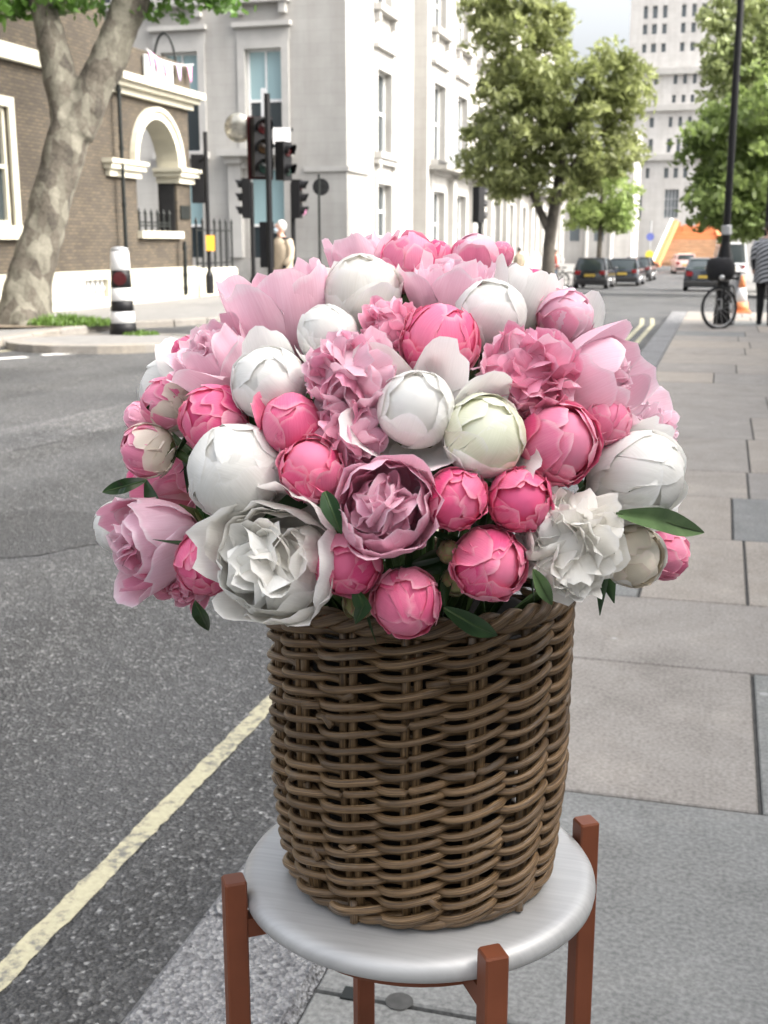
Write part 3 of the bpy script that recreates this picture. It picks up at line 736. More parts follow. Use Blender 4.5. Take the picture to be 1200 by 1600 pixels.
# swan-neck lamp standing behind the porch
lp = at(277, 120, 36.); zt = lp.z
ln = empty('street_lamp', (lp.x, lp.y, 0), 'black swan-neck lamp rising behind the porch parapet', 'street lamp')
d_ = -RT
MB().tube([(0, 0, 0), (0, 0, zt-.0)], [.09, .06], 8).build('pole', 'iron', ln)
arcp = [Vector((0, 0, zt))+d_*(.36-.36*math.cos(a))+Vector((0, 0, 1.25*math.sin(a))) for a in [PI*i/12 for i in range(13)]]
MB().tube(arcp, .04, 6, cap=True).build('swan_neck', 'iron', ln, True)
e_ = arcp[-1]; MB().lathe([(.05, .1), (.1, .05), (.22, -.12), (.2, -.13), (.02, -.12)], 12, e_).build('lamp_shade', 'iron', ln, True)

# ================================================================== WHITE STONE BUILDING on the corner
WY = 52.; wc = on_y(542, 300, WY); WX = wc.x; WZ = gz(WY)
wb = empty('stone_building', (WX, WY, WZ), 'large white stone building with tall sash windows on the street corner', 'building')
def wpart(mb, name, mat, smooth=False, parent=None):
    mb.v = [(x-WX, y-WY, z-WZ) for x, y, z in mb.v]; return mb.build(name, mat, parent or wb, smooth)
WH = 19.
def fp(x, y): p = on_y(x, y, WY); return p.x, p.z       # on its front face
def rp(x, y, X=None): p = on_x(x, y, WX if X is None else X); return p.y, p.z
fh = []; finfo = []
for x0, x1 in ((254, 311), (384, 441), (124, 181)):
    a, b = fp(x0, 150)[0]-WX, fp(x1, 150)[0]-WX
    for y0, y1 in ((236, 76), (440, 262), (-6, -150)):
        fh.append((a, b, fp(400, y0)[1]-WZ, fp(400, y1)[1]-WZ)); finfo.append((a, b, fh[-1][2], fh[-1][3], y1))
mb = MB(); facade(mb, (WX, WY, WZ), (1, 0, 0), (0, -1, 0), -40, 0, -.5, WH, fh, .45)
ypil = rp(646, 200)[0]; WX2 = WX+.75
# window openings in the side face along the street
sh = []; S1 = []
for x0, x1, rows_ in ((588, 610, ((240, 112), (372, 288), (14, -70))),):
    for y0, y1 in rows_:
        a, b = rp(x0, 200)[0]-WY, rp(x1, 200)[0]-WY; sh.append((a, b, rp(599, y0)[1]-WZ, rp(599, y1)[1]-WZ))
facade(mb, (WX, WY, WZ), (0, 1, 0), (1, 0, 0), 0, ypil-WY+.3, -.5, WH, sh, .45)
yend = 118.
sh2 = []
ya_, yb_ = rp(676, 200, WX2)[0]-WY, rp(694, 200, WX2)[0]-WY; yn_ = rp(713, 200, WX2)[0]-WY
stp = yn_-ya_; zr = [(rp(685, 252, WX2)[1]-WZ, rp(685, 132, WX2)[1]-WZ), (rp(685, 400, WX2)[1]-WZ, rp(685, 300, WX2)[1]-WZ), (rp(685, 48, WX2)[1]-WZ, rp(685, -40, WX2)[1]-WZ)]
k = 0
while ya_+k*stp+(yb_-ya_) < yend-WY-2:
    for z0, z1 in zr: sh2.append((ya_+k*stp, yb_+k*stp, z0, z1))
    k += 1
facade(mb, (WX2, WY, WZ), (0, 1, 0), (1, 0, 0), ypil-WY, yend-WY, -.5, WH, sh2, .45)
mb.add([(WX-.4, ypil, WZ-.5), (WX2, ypil, WZ-.5), (WX2, ypil, WZ+WH), (WX-.4, ypil, WZ+WH)], [(0, 1, 2, 3)])
mb.add([(WX2, yend, WZ-.5), (WX-40, yend, WZ-.5), (WX-40, yend, WZ+WH), (WX2, yend, WZ+WH)], [(0, 1, 2, 3)])
mb.add([(WX-40, WY, WZ+WH), (WX, WY, WZ+WH), (WX, yend, WZ+WH), (WX-40, yend, WZ+WH)], [(0, 1, 2, 3)])
mb.add([(WX-40, WY+.9, WZ), (WX-.9, WY+.9, WZ), (WX-.9, yend, WZ), (WX-.9, yend, WZ+WH), (WX-.9, WY+.9, WZ+WH), (WX-40, WY+.9, WZ+WH)], [(0, 1, 4, 5), (1, 2, 3, 4)])
mb.v = [(x-WX, y-WY, z-WZ) for x, y, z in mb.v]
wl = mb.build('wall', 'stone', wb)
def sash(O, d, n, a, b, z0, z1, blind=False, detail=True):
    m2 = MB(); t = .09
    for q in ((a, a+t, z0, z1), (b-t, b, z0, z1), (a+t, b-t, z1-t, z1), (a+t, b-t, z0, z0+t), (a+t, b-t, (z0+z1)/2-.06, (z0+z1)/2+.06), ((a+b)/2-.03, (a+b)/2+.03, z0+t, (z0+z1)/2-.06), ((a+b)/2-.03, (a+b)/2+.03, (z0+z1)/2+.06, z1-t)):
        fbox(m2, O, d, n, *q, -.42, -.30)
    w_ = m2.build('window', 'frame_white', wb)
    zm = (z0+z1)/2
    for e, f, bl in ((z0+t, zm, False), (zm, z1-t, blind)):
        m3 = MB(); fbox(m3, O, d, n, a+.05, b-.05, e, f, -.40, -.38); m3.build('pane', 'blind' if bl else 'glass', w_)
    if detail:
        m4 = MB()
        fr = .34
        fbox(m4, O, d, n, a-fr, a, z0, z1+fr, 0, .09); fbox(m4, O, d, n, b, b+fr, z0, z1+fr, 0, .09); fbox(m4, O, d, n, a, b, z1, z1+fr, 0, .09)
        fbox(m4, O, d, n, a-fr-.15, b+fr+.15, z1+fr+.55, z1+fr+.75, 0, .3)
        fbox(m4, O, d, n, a-fr-.05, b+fr+.05, z1+fr, z1+fr+.55, 0, .05)
        m4.build('architrave', 'stone_trim', wb)
        m5 = MB(); fbox(m5, O, d, n, a-fr-.1, b+fr+.1, z0-.3, z0-.003, 0, .4)
        for q in (a-fr+.05, b+fr-.35): fbox(m5, O, d, n, q, q+.3, z0-.75, z0-.3, 0, .28)
        m5.build('window_sill', 'stone_trim', wb)
O1 = (0, 0, 0)
for a, b, z0, z1, yy in finfo: sash(O1, (1, 0, 0), (0, -1, 0), a, b, z0, z1, True, yy != 262)
for a, b, z0, z1 in sh: sash(O1, (0, 1, 0), (1, 0, 0), a, b, z0, z1, False, True)
for i, (a, b, z0, z1) in enumerate(sh2): sash((.75, 0, 0), (0, 1, 0), (1, 0, 0), a, b, z0, z1, False, i < 12)
# balcony slabs under the first floor windows, string course, base course
m2 = MB(); zz = zr[0][0]
fbox(m2, (.75, 0, 0), (0, 1, 0), (1, 0, 0), ya_-.8, yend-WY-.5, zz-.55, zz-.32, 0, 1.0); m2.build('balcony', 'stone_dark', wb)
k = 0
while ya_+k*stp < yend-WY-4:
    m2 = MB(); s_ = ya_+k*stp
    fbox(m2, (.75, 0, 0), (0, 1, 0), (1, 0, 0), s_-.5, s_+(yb_-ya_)+.5, zz-.32, zz+.55, .9, .96); m2.build('balcony_rail', 'grey_metal', wb)
    m2 = MB(); s1_ = s_+(yb_-ya_)/2+stp/2
    fbox(m2, (.75, 0, 0), (0, 1, 0), (1, 0, 0), s1_-.45, s1_+.45, .9, zz-.9, 0, .35); m2.build('pilaster', 'stone_trim', wb); k += 1
m2 = MB(); zb = fp(500, 268)[1]-WZ
fbox(m2, O1, (1, 0, 0), (0, -1, 0), fp(476, 268)[0]-WX, .12, zb, zb+.22, 0, .12); fbox(m2, O1, (0, 1, 0), (1, 0, 0), 0, rp(575, 268)[0]-WY, zb, zb+.22, 0, .12)
m2.build('string_course', 'stone_trim', wb)
m2 = MB(); fbox(m2, O1, (1, 0, 0), (0, -1, 0), -40, .2, -.5, 1.25, 0, .2); fbox(m2, O1, (0, 1, 0), (1, 0, 0), 0, ypil-WY-.01, -.5, 1.25, 0, .2); fbox(m2, (.75, 0, 0), (0, 1, 0), (1, 0, 0), ypil-WY, yend-WY, -.5, 1.1, 0, .15)
m2.build('base_course', 'stone_dark', wb)
# doorway surround with hood under the middle front window
a, b = fp(352, 300)[0]-WX, fp(400, 300)[0]-WX
m2 = MB(); zt = fp(380, 238)[1]-WZ
fbox(m2, O1, (1, 0, 0), (0, -1, 0), a+.3, a+.9, 1.26, zt-.5, 0, .35); fbox(m2, O1, (1, 0, 0), (0, -1, 0), a, b+1.6, zt-.2, zt+.1, 0, .9); fbox(m2, O1, (1, 0, 0), (0, -1, 0), a+.2, a+1., zt-.5, zt-.2, 0, .6)
m2.build('door_hood', 'stone_trim', wb)

# ================================================================== TOWER at the end of the street
TY = 150.
def tpx(x, y): p = on_y(x, y, TY); return p.x, p.z
tw = empty('stone_tower', (tpx(1050, 400)[0], TY, gz(TY)), 'tall stepped pale stone tower block closing the street', 'tower')
TX, TZ = tw.location.x, tw.location.z
tops = [(905, 1260, 420, 238, 0.), (962, 1215, 238, 160, 1.), (968, 1205, 160, 102, 2.), (976, 1190, 102, -240, 3.)]   # stages: left px, right px, bottom, top
wt = MB(); wins = []
specs = [[(270, 294, 1)], [(150, 172, 0)], [(112, 132, 0)], [(85, 98, 0), (65, 79, 0), (27, 45, 0), (2, 22, 0), (-20, -4, 0)]]
wrows = {0: [(296, 340, [(985, 1008), (1044, 1066), (1102, 1124)]), (262, 278, [(982, 988), (997, 1004), (1012, 1018), (1041, 1048), (1056, 1063), (1071, 1078), (1100, 1107), (1115, 1122)])],
         1: [(216, 238, [(1014, 1021), (1043, 1049), (1058, 1064), (1073, 1079), (1101, 1107), (1116, 1122)]), (182, 198, [(1014, 1021), (1044, 1050), (1059, 1065), (1074, 1080), (1103, 1109)])],
         2: [(147, 162, [(1018, 1024), (1047, 1053), (1062, 1068), (1076, 1082), (1104, 1110)]), (115, 130, [(1018, 1024), (1048, 1054), (1063, 1069), (1078, 1084), (1106, 1112)])],
         3: [(90+i*-0., 102, []) for i in range(0)] }
cols3 = [(996, 1003), (1010, 1018), (1026, 1033), (1055, 1062), (1071, 1078), (1086, 1093), (1118, 1125)]
wrows[3] = [(y0, y1, cols3) for y0, y1 in ((64, 78), (33, 49), (4, 24), (-30, -10), (-62, -42))]
wrows[2].append((90+4, 101, cols3[2:6])) if False else None
for i, (l, r, yb, yt, back) in enumerate(tops):
    x0, x1 = tpx(l, 200)[0]-TX, tpx(r, 200)[0]-TX; z0, z1 = tpx(1050, yb)[1]-TZ, tpx(1050, yt)[1]-TZ
    if i == 0: z0 = -1.
    hl = []
    for y0, y1, cs in wrows[i]:
        for a, b in cs: hl.append((tpx(a, 200)[0]-TX, tpx(b, 200)[0]-TX, tpx(1050, y1)[1]-TZ, tpx(1050, y0)[1]-TZ))
    bk = back*.45
    facade(wt, (0, bk, 0), (1, 0, 0), (0, -1, 0), x0, x1, z0, z1, hl, .5)
    wt.add([(x0, bk, z0), (x0, 28, z0), (x0, 28, z1), (x0, bk, z1), (x1, bk, z0), (x1, 28, z0), (x1, 28, z1), (x1, bk, z1)], [(0, 1, 2, 3), (7, 6, 5, 4), (3, 2, 6, 7), (1, 5, 6, 2)])
    for h_ in hl:
        m3 = MB(); m3.box(h_[0], h_[1], bk+.45, bk+.49, h_[2], h_[3])
        w_ = m3.build('window', 'towerglass', tw)
        if i == 0 and h_[3]-h_[2] > 2.2:
            m3 = MB()
            for q in range(1, 4): xx = h_[0]+(h_[1]-h_[0])*q/4; m3.box(xx-.06, xx+.06, bk+.3, bk+.44, h_[2], h_[3])
            for q in range(1, 3): zz = h_[2]+(h_[3]-h_[2])*q/3; m3.box(h_[0], h_[1], bk+.32, bk+.43, zz-.05, zz+.05)
            m3.build('glazing_bars', 'grey_metal', w_)
    m3 = MB().box(x0-.35, x1+.35, bk-.5, bk-.001, z1-.9, z1-.2); m3.build('string_course', 'stone_trim', tw)
wt.build('wall', 'tower', tw)
# pale lower wing filling the street end to the left of the tower
lw = empty('stone_wing', (on_y(860, 400, 132)[0], 132., gz(132)), 'low pale stone wing with columns seen under the lime tree', 'building')
xa, xb = on_y(800, 400, 132.).x-lw.location.x, on_y(985, 400, 132.).x-lw.location.x; zt = on_y(900, 205, 132.).z-lw.location.z
m3 = MB(); hl = []
kx = xa+1.
while kx < xb-1.8: hl.append((kx, kx+1.1, 2.4, 5.8)); hl.append((kx, kx+1.1, 8., 10.4)); kx += 2.6
facade(m3, (0, 0, 0), (1, 0, 0), (0, -1, 0), xa, xb, -1., zt, hl, .4); m3.box(xa, xb, .6, 10, -1, zt-.01)
m3.build('wall', 'tower', lw)
for h_ in hl: MB().box(h_[0], h_[1], .35, .39, h_[2], h_[3]).build('window', 'towerglass', lw)
for h_ in hl[::2]: MB().lathe([(.42, 0), (.42, .5), (.32, .6), (.28, 6.6), (.42, 6.9), (.42, 7.2)], 12, (h_[1]+.75, -.7, 0)).build('column', 'stone_trim', lw)

# unseen terrace beside the pavement: sized to shade the basket, whitened to bounce light
tb = empty('unseen_terrace', (4.3, 8, 0), 'unseen two-storey stucco terrace lining the near pavement, whitened to bounce light', 'building')
hl = []
yy = -14.
while yy < 12.:
    for z0, z1 in ((4.0, 5.8),): hl.append((yy, yy+1.2, z0, z1))
    hl.append((yy-.3, yy+1.5, .9, 3.2)); yy += 2.7
m3 = MB(); facade(m3, (0, 0, 0), (0, 1, 0), (-1, 0, 0), -22, 14.6, 0, 6.6, hl, .2)
m3.add([(0, 14.6, 0), (9, 14.6, 0), (9, 14.6, 6.6), (0, 14.6, 6.6), (0, -22, 6.6), (9, -22, 6.6), (9, -22, 0), (0, -22, 0)], [(0, 1, 2, 3), (3, 2, 5, 4), (4, 5, 6, 7), (1, 6, 5, 2)])
m3.build('wall', 'bounce_stucco', tb)
for h_ in hl:
    m3 = MB()
    for q in ((h_[0], h_[0]+.08, h_[2], h_[3]), (h_[1]-.08, h_[1], h_[2], h_[3]), (h_[0]+.08, h_[1]-.08, h_[3]-.08, h_[3]), (h_[0]+.08, h_[1]-.08, h_[2], h_[2]+.08), (h_[0]+.08, h_[1]-.08, (h_[2]+h_[3])/2-.04, (h_[2]+h_[3])/2+.04)): fbox(m3, (0, 0, 0), (0, 1, 0), (-1, 0, 0), *q, -.16, -.06)
    w_ = m3.build('window', 'frame_white', tb)
    m3 = MB(); fbox(m3, (0, 0, 0), (0, 1, 0), (-1, 0, 0), h_[0]+.04, h_[1]-.04, h_[2]+.04, h_[3]-.04, -.13, -.11); m3.build('pane', 'glass', w_)

# ================================================================== TREES
def leaf_cloud(name, mat, parent, blobs, n, size, seed, droop=.3, elong=1.7):
    """leaf-sized quads spread through overlapping clumps; blobs = (centre, radii, weight)"""
    g = np.random.default_rng(seed)
    # every blob is filled by small clumps, so that gaps stay between them
    cs, cr = [], []
    wsum = sum(b[2] for b in blobs)
    ncl = max(30, n//42)
    for c, r, w in blobs:
        k = max(3, int(ncl*w/wsum)); d = g.normal(size=(k, 3)); d /= np.linalg.norm(d, axis=1)[:, None]
        rad = g.uniform(.2, 1.25, k)**.5
        cs.append(np.array(c)+d*rad[:, None]*np.array(r)); cr.append(np.full(k, 1.))
    cs = np.concatenate(cs); K = len(cs)
    csz = g.uniform(.6, 1.5, K)
    idx = g.integers(0, K, n)
    off = g.normal(size=(n, 3)); off /= np.linalg.norm(off, axis=1)[:, None]
    base = .55*(size/.16)**.5
    off *= (g.uniform(0, 1, n)**.5)[:, None]*base*csz[idx][:, None]*np.array([1, 1, .6])
    p = cs[idx]+off
    p[:, 2] -= droop*np.abs(off[:, 0])
    a = g.normal(size=(n, 3)); a[:, 2] -= .4; a /= np.linalg.norm(a, axis=1)[:, None]
    b = np.cross(a, g.normal(size=(n, 3))); b /= np.linalg.norm(b, axis=1)[:, None]
    s = (size*g.uniform(.6, 1.3, n))[:, None]
    v = np.empty((n, 4, 3)); v[:, 0] = p-a*s*elong/2; v[:, 1] = p+b*s/2; v[:, 2] = p+a*s*elong/2; v[:, 3] = p-b*s/2
    me = bpy.data.meshes.new(name); me.vertices.add(n*4); me.vertices.foreach_set('co', v.reshape(-1))
    me.loops.add(n*4); me.loops.foreach_set('vertex_index', np.arange(n*4)); me.polygons.add(n)
    me.polygons.foreach_set('loop_start', np.arange(n)*4); me.polygons.foreach_set('loop_total', np.full(n, 4))
    me.update(calc_edges=True)
    return link(name, me, parent, mat)
def limbs(name, mat, parent, paths, voxel=None, lump=0., n=10):
    mb = MB()
    for pts, rad in paths:
        # resample smoothly
        P = [Vector(p) for p in pts]; Q, R = [], []
        for i in range(len(P)-1):
            p0, p1, p2, p3 = P[max(i-1, 0)], P[i], P[i+1], P[min(i+2, len(P)-1)]
            for k in range(6):
                t = k/6; Q.append(.5*((2*p1)+(p2-p0)*t+(2*p0-5*p1+4*p2-p3)*t*t+(3*p1-p0-3*p2+p3)*t**3)); R.append(rad[i]+(rad[i+1]-rad[i])*t)
        Q.append(P[-1]); R.append(rad[-1])
        mb.tube(Q, R, n)
    o = mb.build(name, mat, parent, True)
    if voxel:
        m = o.modifiers.new('r', 'REMESH'); m.mode = 'VOXEL'; m.voxel_size = voxel; m.use_smooth_shade = True
        m = o.modifiers.new('s', 'SMOOTH'); m.iterations = 5
        evaluated(o)
        me = o.data
        if lump:
            for v in me.vertices:
                d = mnoise.noise(v.co*1.3)*lump+mnoise.noise(v.co*4.)*lump*.45+mnoise.noise(v.co*11.)*lump*.16
                v.co += v.normal*d
        me.polygons.foreach_set('use_smooth', [True]*len(me.polygons))
        me.update()
    return o
# the big plane tree at the left: stem widths read on the photograph at its own distance
tb0 = on_z(50, 505, 0); TZd = (tb0-CAM).dot(FW)
pt = empty('plane_tree', tb0, 'large plane tree with mottled bark and a forked trunk by the brick building', 'tree')
def tp(x, y, dz=0.): return at(x, y, TZd+dz)-tb0
k_ = TZd/F
trunk = [([tp(22, 545), tp(36, 500), tp(50, 430), tp(72, 350), tp(92, 270), tp(112, 195)], [62*k_, 52*k_, 43*k_, 38*k_, 37*k_, 40*k_]),
         ([tp(108, 215), tp(98, 140), tp(80, 60), tp(64, 0), tp(24, -90), tp(-30, -200)], [34*k_, 31*k_, 28*k_, 27*k_, 25*k_, 16*k_]),
         ([tp(118, 210), tp(142, 150), tp(176, 78), tp(206, 0), tp(235, -100), tp(290, -220, .8)], [36*k_, 35*k_, 33*k_, 33*k_, 28*k_, 16*k_]),
         ([tp(34, 505), tp(-8, 530), tp(-32, 545)], [30*k_, 20*k_, 8*k_]), ([tp(42, 495), tp(80, 512), tp(104, 522)], [30*k_, 18*k_, 8*k_]),
         ([tp(38, 500, -.3), tp(42, 530, -.6)], [34*k_, 14*k_])]
trunk = [(P_, [r_*.82 for r_ in R_]) for P_, R_ in trunk]
limbs('trunk', 'bark', pt, trunk, .045, .06, 14)
limbs('branch', 'bark', pt, [([tp(206, -20), tp(262, -30), tp(330, -18), tp(380, -30)], [14*k_, 8*k_, 5*k_, 2*k_]), ([tp(62, -10), tp(10, -40), tp(-60, -20)], [14*k_, 8*k_, 4*k_]), ([tp(70, -30), tp(110, -50), tp(150, -40)], [10*k_, 6*k_, 3*k_])], None, 0, 8)
leaf_cloud('crown', 'leaf_plane', pt, [(tp(10, 0), (.55, .5, .3), .8), (tp(120, -8), (.45, .4, .22), .7), (tp(290, -20), (.85, .6, .26), 1.3), (tp(345, -30), (.3, .4, .2), .4), (tp(150, -260), (4.5, 4, 2.2), 9.), (tp(-60, -150), (2, 2, 1.5), 2)], 5200, .15, 5, .2, 1.2)
# grass and weeds round its foot
def grass(name, cx, cy, rx, ry, n, h, seed, z=0.):
    g = np.random.default_rng(seed); V, Fc = [], []
    for i in range(n):
        a = g.uniform(0, 2*PI); r = g.uniform(0, 1)**.5
        x, y = cx+rx*r*math.cos(a), cy+ry*r*math.sin(a); hh = h*g.uniform(.4, 1.2)*(1.1-.6*r); t = g.uniform(0, 2*PI); w = .018
        l = g.normal(size=2)*hh*.35; k = len(V)
        V += [(x-w*math.cos(t), y-w*math.sin(t), z), (x+w*math.cos(t), y+w*math.sin(t), z), (x+l[0]*.4+w*.7*math.cos(t), y+l[1]*.4+w*.7*math.sin(t), z+hh*.6), (x+l[0]*.4-w*.7*math.cos(t), y+l[1]*.4-w*.7*math.sin(t), z+hh*.6), (x+l[0], y+l[1], z+hh)]
        Fc += [(k, k+1, k+2, k+3), (k+3, k+2, k+4)]
    me = bpy.data.meshes.new(name); me.from_pydata(V, [], Fc); return link(name, me, None, 'grass')
gp = on_z(95, 506, 0); tag(grass('grass', gp.x+.1, gp.y-.1, .95, .55, 1500, .2, 2), 'green weeds and grass growing at the foot of the plane tree', 'grass', kind='stuff')
gp = on_z(222, 521, 0); tag(grass('grass', gp.x, gp.y-.1, .32, .25, 260, .09, 3, -.01), 'thin grass on the bollard island', 'grass', kind='stuff')
so_ = MB(); sv = oval(tb0.x, tb0.y-.1, 1.6, 1.0, .3, 20); so_.add([(x, y, .004) for x, y in sv], [tuple(range(20))]); tag(so_.build('tree_pit', 'soil'), 'bare earth pit round the plane tree', 'tree pit', kind='structure')

# the street tree further up: olive, airy crown
ty = 50.; tb1 = on_y(857, 430, ty); tb1.z = gz(ty)
st = empty('street_tree', tb1, 'olive green street tree with a slim dark trunk before the stone building', 'tree')
def sp_(x, y, dY=0.): return on_y(x, y, ty+dY)-tb1
limbs('trunk', 'bark_dark', st, [([sp_(857, 445), sp_(857, 400), sp_(862, 350), sp_(872, 290), sp_(884, 220), sp_(905, 150), sp_(935, 90)], [.32, .26, .24, .2, .16, .11, .05]),
     ([sp_(860, 368), sp_(846, 335), sp_(826, 285), sp_(805, 210), sp_(800, 120), sp_(790, 20)], [.17, .16, .14, .13, .1, .05]),
     ([sp_(872, 290), sp_(915, 230), sp_(960, 190)], [.12, .08, .03]), ([sp_(815, 240), sp_(775, 200), sp_(750, 180)], [.1, .07, .03])], None, 0, 8)
leaf_cloud('crown', 'leaf_mid', st, [(sp_(812, 60), (1.7, 2.2, 2.3), 2.4), (sp_(800, 190), (2.1, 2.4, 2.2), 3.), (sp_(905, 150), (2.5, 2.4, 1.9), 3.), (sp_(790, 260), (1.8, 1.6, 1.0), 1.2), (sp_(960, 130), (1.4, 1.6, 1.2), 1.), (sp_(850, 20), (.9, 1, 1.2), .7), (sp_(925, 240), (2., 1.5, .8), .9), (sp_(870, 285), (1.6, 1.4, .6), .5), (sp_(985, 215), (.7, .8, .6), .2), (sp_(765, -20), (1.0, 1.4, 1.5), .7)], 24000, .125, 8, .5, 3.2)
# lime green young tree behind it
ty2 = 84.; tb2 = on_y(935, 412, ty2); tb2.z = gz(ty2)
lt = empty('young_tree', tb2, 'small bright lime green tree behind the olive street tree', 'tree')
def s2(x, y): return on_y(x, y, ty2)-tb2
limbs('trunk', 'bark_dark', lt, [([s2(935, 420), s2(938, 360), s2(940, 290)], [.2, .16, .06])], None, 0, 8)
leaf_cloud('crown', 'leaf_lime', lt, [(s2(940, 300), (2.3, 2, 2.0), 2), (s2(918, 335), (1.5, 1.5, 1.), 1), (s2(965, 335), (1.3, 1.4, 1.), .8), (s2(945, 260), (1.4, 1.5, 1.4), .8)], 7000, .2, 9, .3, 2.)
# trees on the right of the street
def right_tree(name, bx, ty, blobs, mat, label, n, size, seed, trunk_pts):
    b = on_y(bx, 420, ty); b.z = gz(ty)
    o = empty(name, b, label, 'tree', 'trees along the right of the street')
    f = lambda x, y, d=0.: on_y(x, y, ty+d)-b
    limbs('trunk', 'bark_dark', o, [([f(*p) for p in trunk_pts], [.34, .28, .2, .1])], None, 0, 8)
    leaf_cloud('crown', mat, o, [(f(x, y, rnd.uniform(-1, 1)), r, w) for x, y, r, w in blobs], n, size, seed, .4, 2.)
    return o
right_tree('leafy_tree', 1232, 46., [(1150, 330, (1.1, 1.6, .9), 1.5), (1125, 290, (.9, 1.4, .8), 1), (1115, 220, (.85, 1.4, 1.3), 1.2), (1175, 270, (1.7, 2, 1.8), 3), (1200, 180, (1.8, 2, 1.6), 2), (1240, 280, (2.4, 2.4, 2.4), 3)], 'leaf_right', 'dense dark green tree with low boughs behind the lamp post', 15000, .17, 11, [(1232, 430), (1228, 330), (1215, 230), (1200, 130)])
right_tree('leafy_tree', 1262, 58., [(1160, 60, (1.5, 2, 1.9), 1.2), (1195, 10, (2, 2, 2), 1.6), (1130, 110, (1.0, 1.4, 1.1), .6), (1215, 120, (2, 2, 2), 2), (1240, 220, (2.5, 2.4, 2.4), 2), (1130, 30, (.9, 1.2, .8), .35)], 'leaf_pale', 'tall pale green tree with airy boughs against the stone tower', 10000, .19, 12, [(1262, 430), (1255, 300), (1235, 150), (1200, 20)])

# ================================================================== STREET FURNITURE
# striped bollard
bp = on_z(193, 521, 0); kb_ = (bp-CAM).dot(FW)/F; BH = 133*kb_
bo = empty('bollard', (bp.x, bp.y, -.01), 'black and white banded traffic bollard on the low oval island', 'bollard')
r0, r1 = 19.5*kb_, 13.5*kb_
def band(t0, t1, mat, name, extra=0.):
    ra, rb = r0+(r1-r0)*t0+extra, r0+(r1-r0)*t1+extra
    return MB().lathe([(ra*.92, BH*t0), (ra, BH*t0+.012), (rb, BH*t1-.012), (rb*.92, BH*t1)], 20).build(name, mat, bo, True)
band(0, .13, 'black', 'base_band', .015); band(.13, .265, 'white_plastic', 'band'); band(.265, .385, 'black', 'band'); band(.385, .535, 'white_plastic', 'band'); band(.535, .735, 'black', 'band'); band(.735, .955, 'white_plastic', 'band')
MB().lathe([(r1*1.0, BH*.955), (r1*.95, BH*.985), (r1*.5, BH), (.002, BH*1.003)], 20).build('cap', 'grey_metal', bo, True)
fdir = Vector((-bp.x, -bp.y, 0)).normalized(); ang = math.atan2(fdir.y, fdir.x)
MB().lathe([(.001, 0), (.105, 0), (.105, .02), (.001, .025)], 16, M=Matrix.Rotation(ang, 4, 'Z') @ Matrix.Translation((r1*1.05, -.02, BH*.645)) @ Matrix.Rotation(PI/2, 4, 'Y')).build('reflector', 'red_lens', bo)
# traffic lights
def signal_head(parent, p, w, h, face, n=3, mat='black', lens=('red_lens', 'amber_lens', 'green_lens'), dark=True):
    """box with n hooded lenses; face = angle the lenses look to, p = bottom centre"""
    M = Matrix.Translation(p) @ Matrix.Rotation(face, 4, 'Z')
    hd = MB(); hd.box(-w*.35, w*.3, -w/2, w/2, 0, h, M=M); o = hd.build('signal_head', mat, parent)
    for i in range(n):
        zc = h*(i+.5)/n; r = min(w*.4, h/n*.42)
        T = M @ Matrix.Translation((w*.3, 0, zc)) @ Matrix.Rotation(PI/2, 4, 'Y')
        MB().lathe([(.001, .001), (r*.9, .001), (r*.85, .02), (.001, .045)], 14, M=T).build('lens', lens[n-1-i] if n == 3 else lens[i], o)
        v = MB(); m = 12; vs = []; fs = []
        for k in range(m+1):
            a = -.15*PI+1.3*PI*k/m
            for (d, rr) in ((0, r), (r*1.5*(.55+.45*math.sin(max(0, min(PI, a)))), r*1.02)):
                vs.append(M @ Vector((w*.3+d, rr*math.cos(a), zc+rr*math.sin(a))))
        fs = [(2*k, 2*k+1, 2*k+3, 2*k+2) for k in range(m)]
        v.add(vs, fs).build('visor', mat, o)
    return o
def post(parent, h, r=.06, mat='black', name='post', base=True):
    mb = MB().tube([(0, 0, 0), (0, 0, h)], r, 10)
    if base: mb.lathe([(r*1.9, 0), (r*1.9, .5), (r*1.05, .62)], 10)
    return mb.build(name, mat, parent, False)
to_cam = lambda p: math.atan2(-p.y, -p.x)
Zs = 20.; k20 = Zs/F
sp0 = at(424, 480, Zs); sp0.z = 0
tl = empty('traffic_light', sp0, 'tall traffic light with white box sign and round mirror by the man in beige', 'traffic light')
post(tl, at(424, 155, Zs).z, .052)
fc = to_cam(sp0)
def rel(x, y, Z=Zs): q = at(x, y, Z); return q-sp0
signal_head(tl, rel(410, 276), 30*k20, 88*k20, fc+.35, 3, 'black')
MB().box(-.16, -.13, -.22, .22, -.0, 1.02, M=Matrix.Translation(rel(411, 280)) @ Matrix.Rotation(fc+.3, 4, 'Z')).build('backing_board', 'red_lens', tl)
signal_head(tl, rel(444, 282), 24*k20, 58*k20, fc+1.0, 2, 'black', ('green_lens', 'red_lens'))
b_ = rel(440, 226); MB().box(-.05, .05, -.15, .15, 0, .27, M=Matrix.Translation(b_) @ Matrix.Rotation(fc+.1, 4, 'Z')).build('box_sign', 'white_plastic', tl)
MB().box(-.06, .06, -.15, .13, 0, .05, M=Matrix.Translation(rel(445, 205)) @ Matrix.Rotation(fc+.1, 4, 'Z')).build('sign_cap', 'black', tl)
q = rel(372, 200); MB().lathe([(.001, .05), (.1, .045), (.2, .02), (.235, -.01), (.245, -.03), (.22, -.06), (.08, -.1), (.001, -.1)], 24, M=Matrix.Translation(q) @ Matrix.Rotation(fc-.2, 4, 'Z') @ Matrix.Rotation(PI/2+.15, 4, 'Y')).build('round_mirror', 'mirror', tl, True)
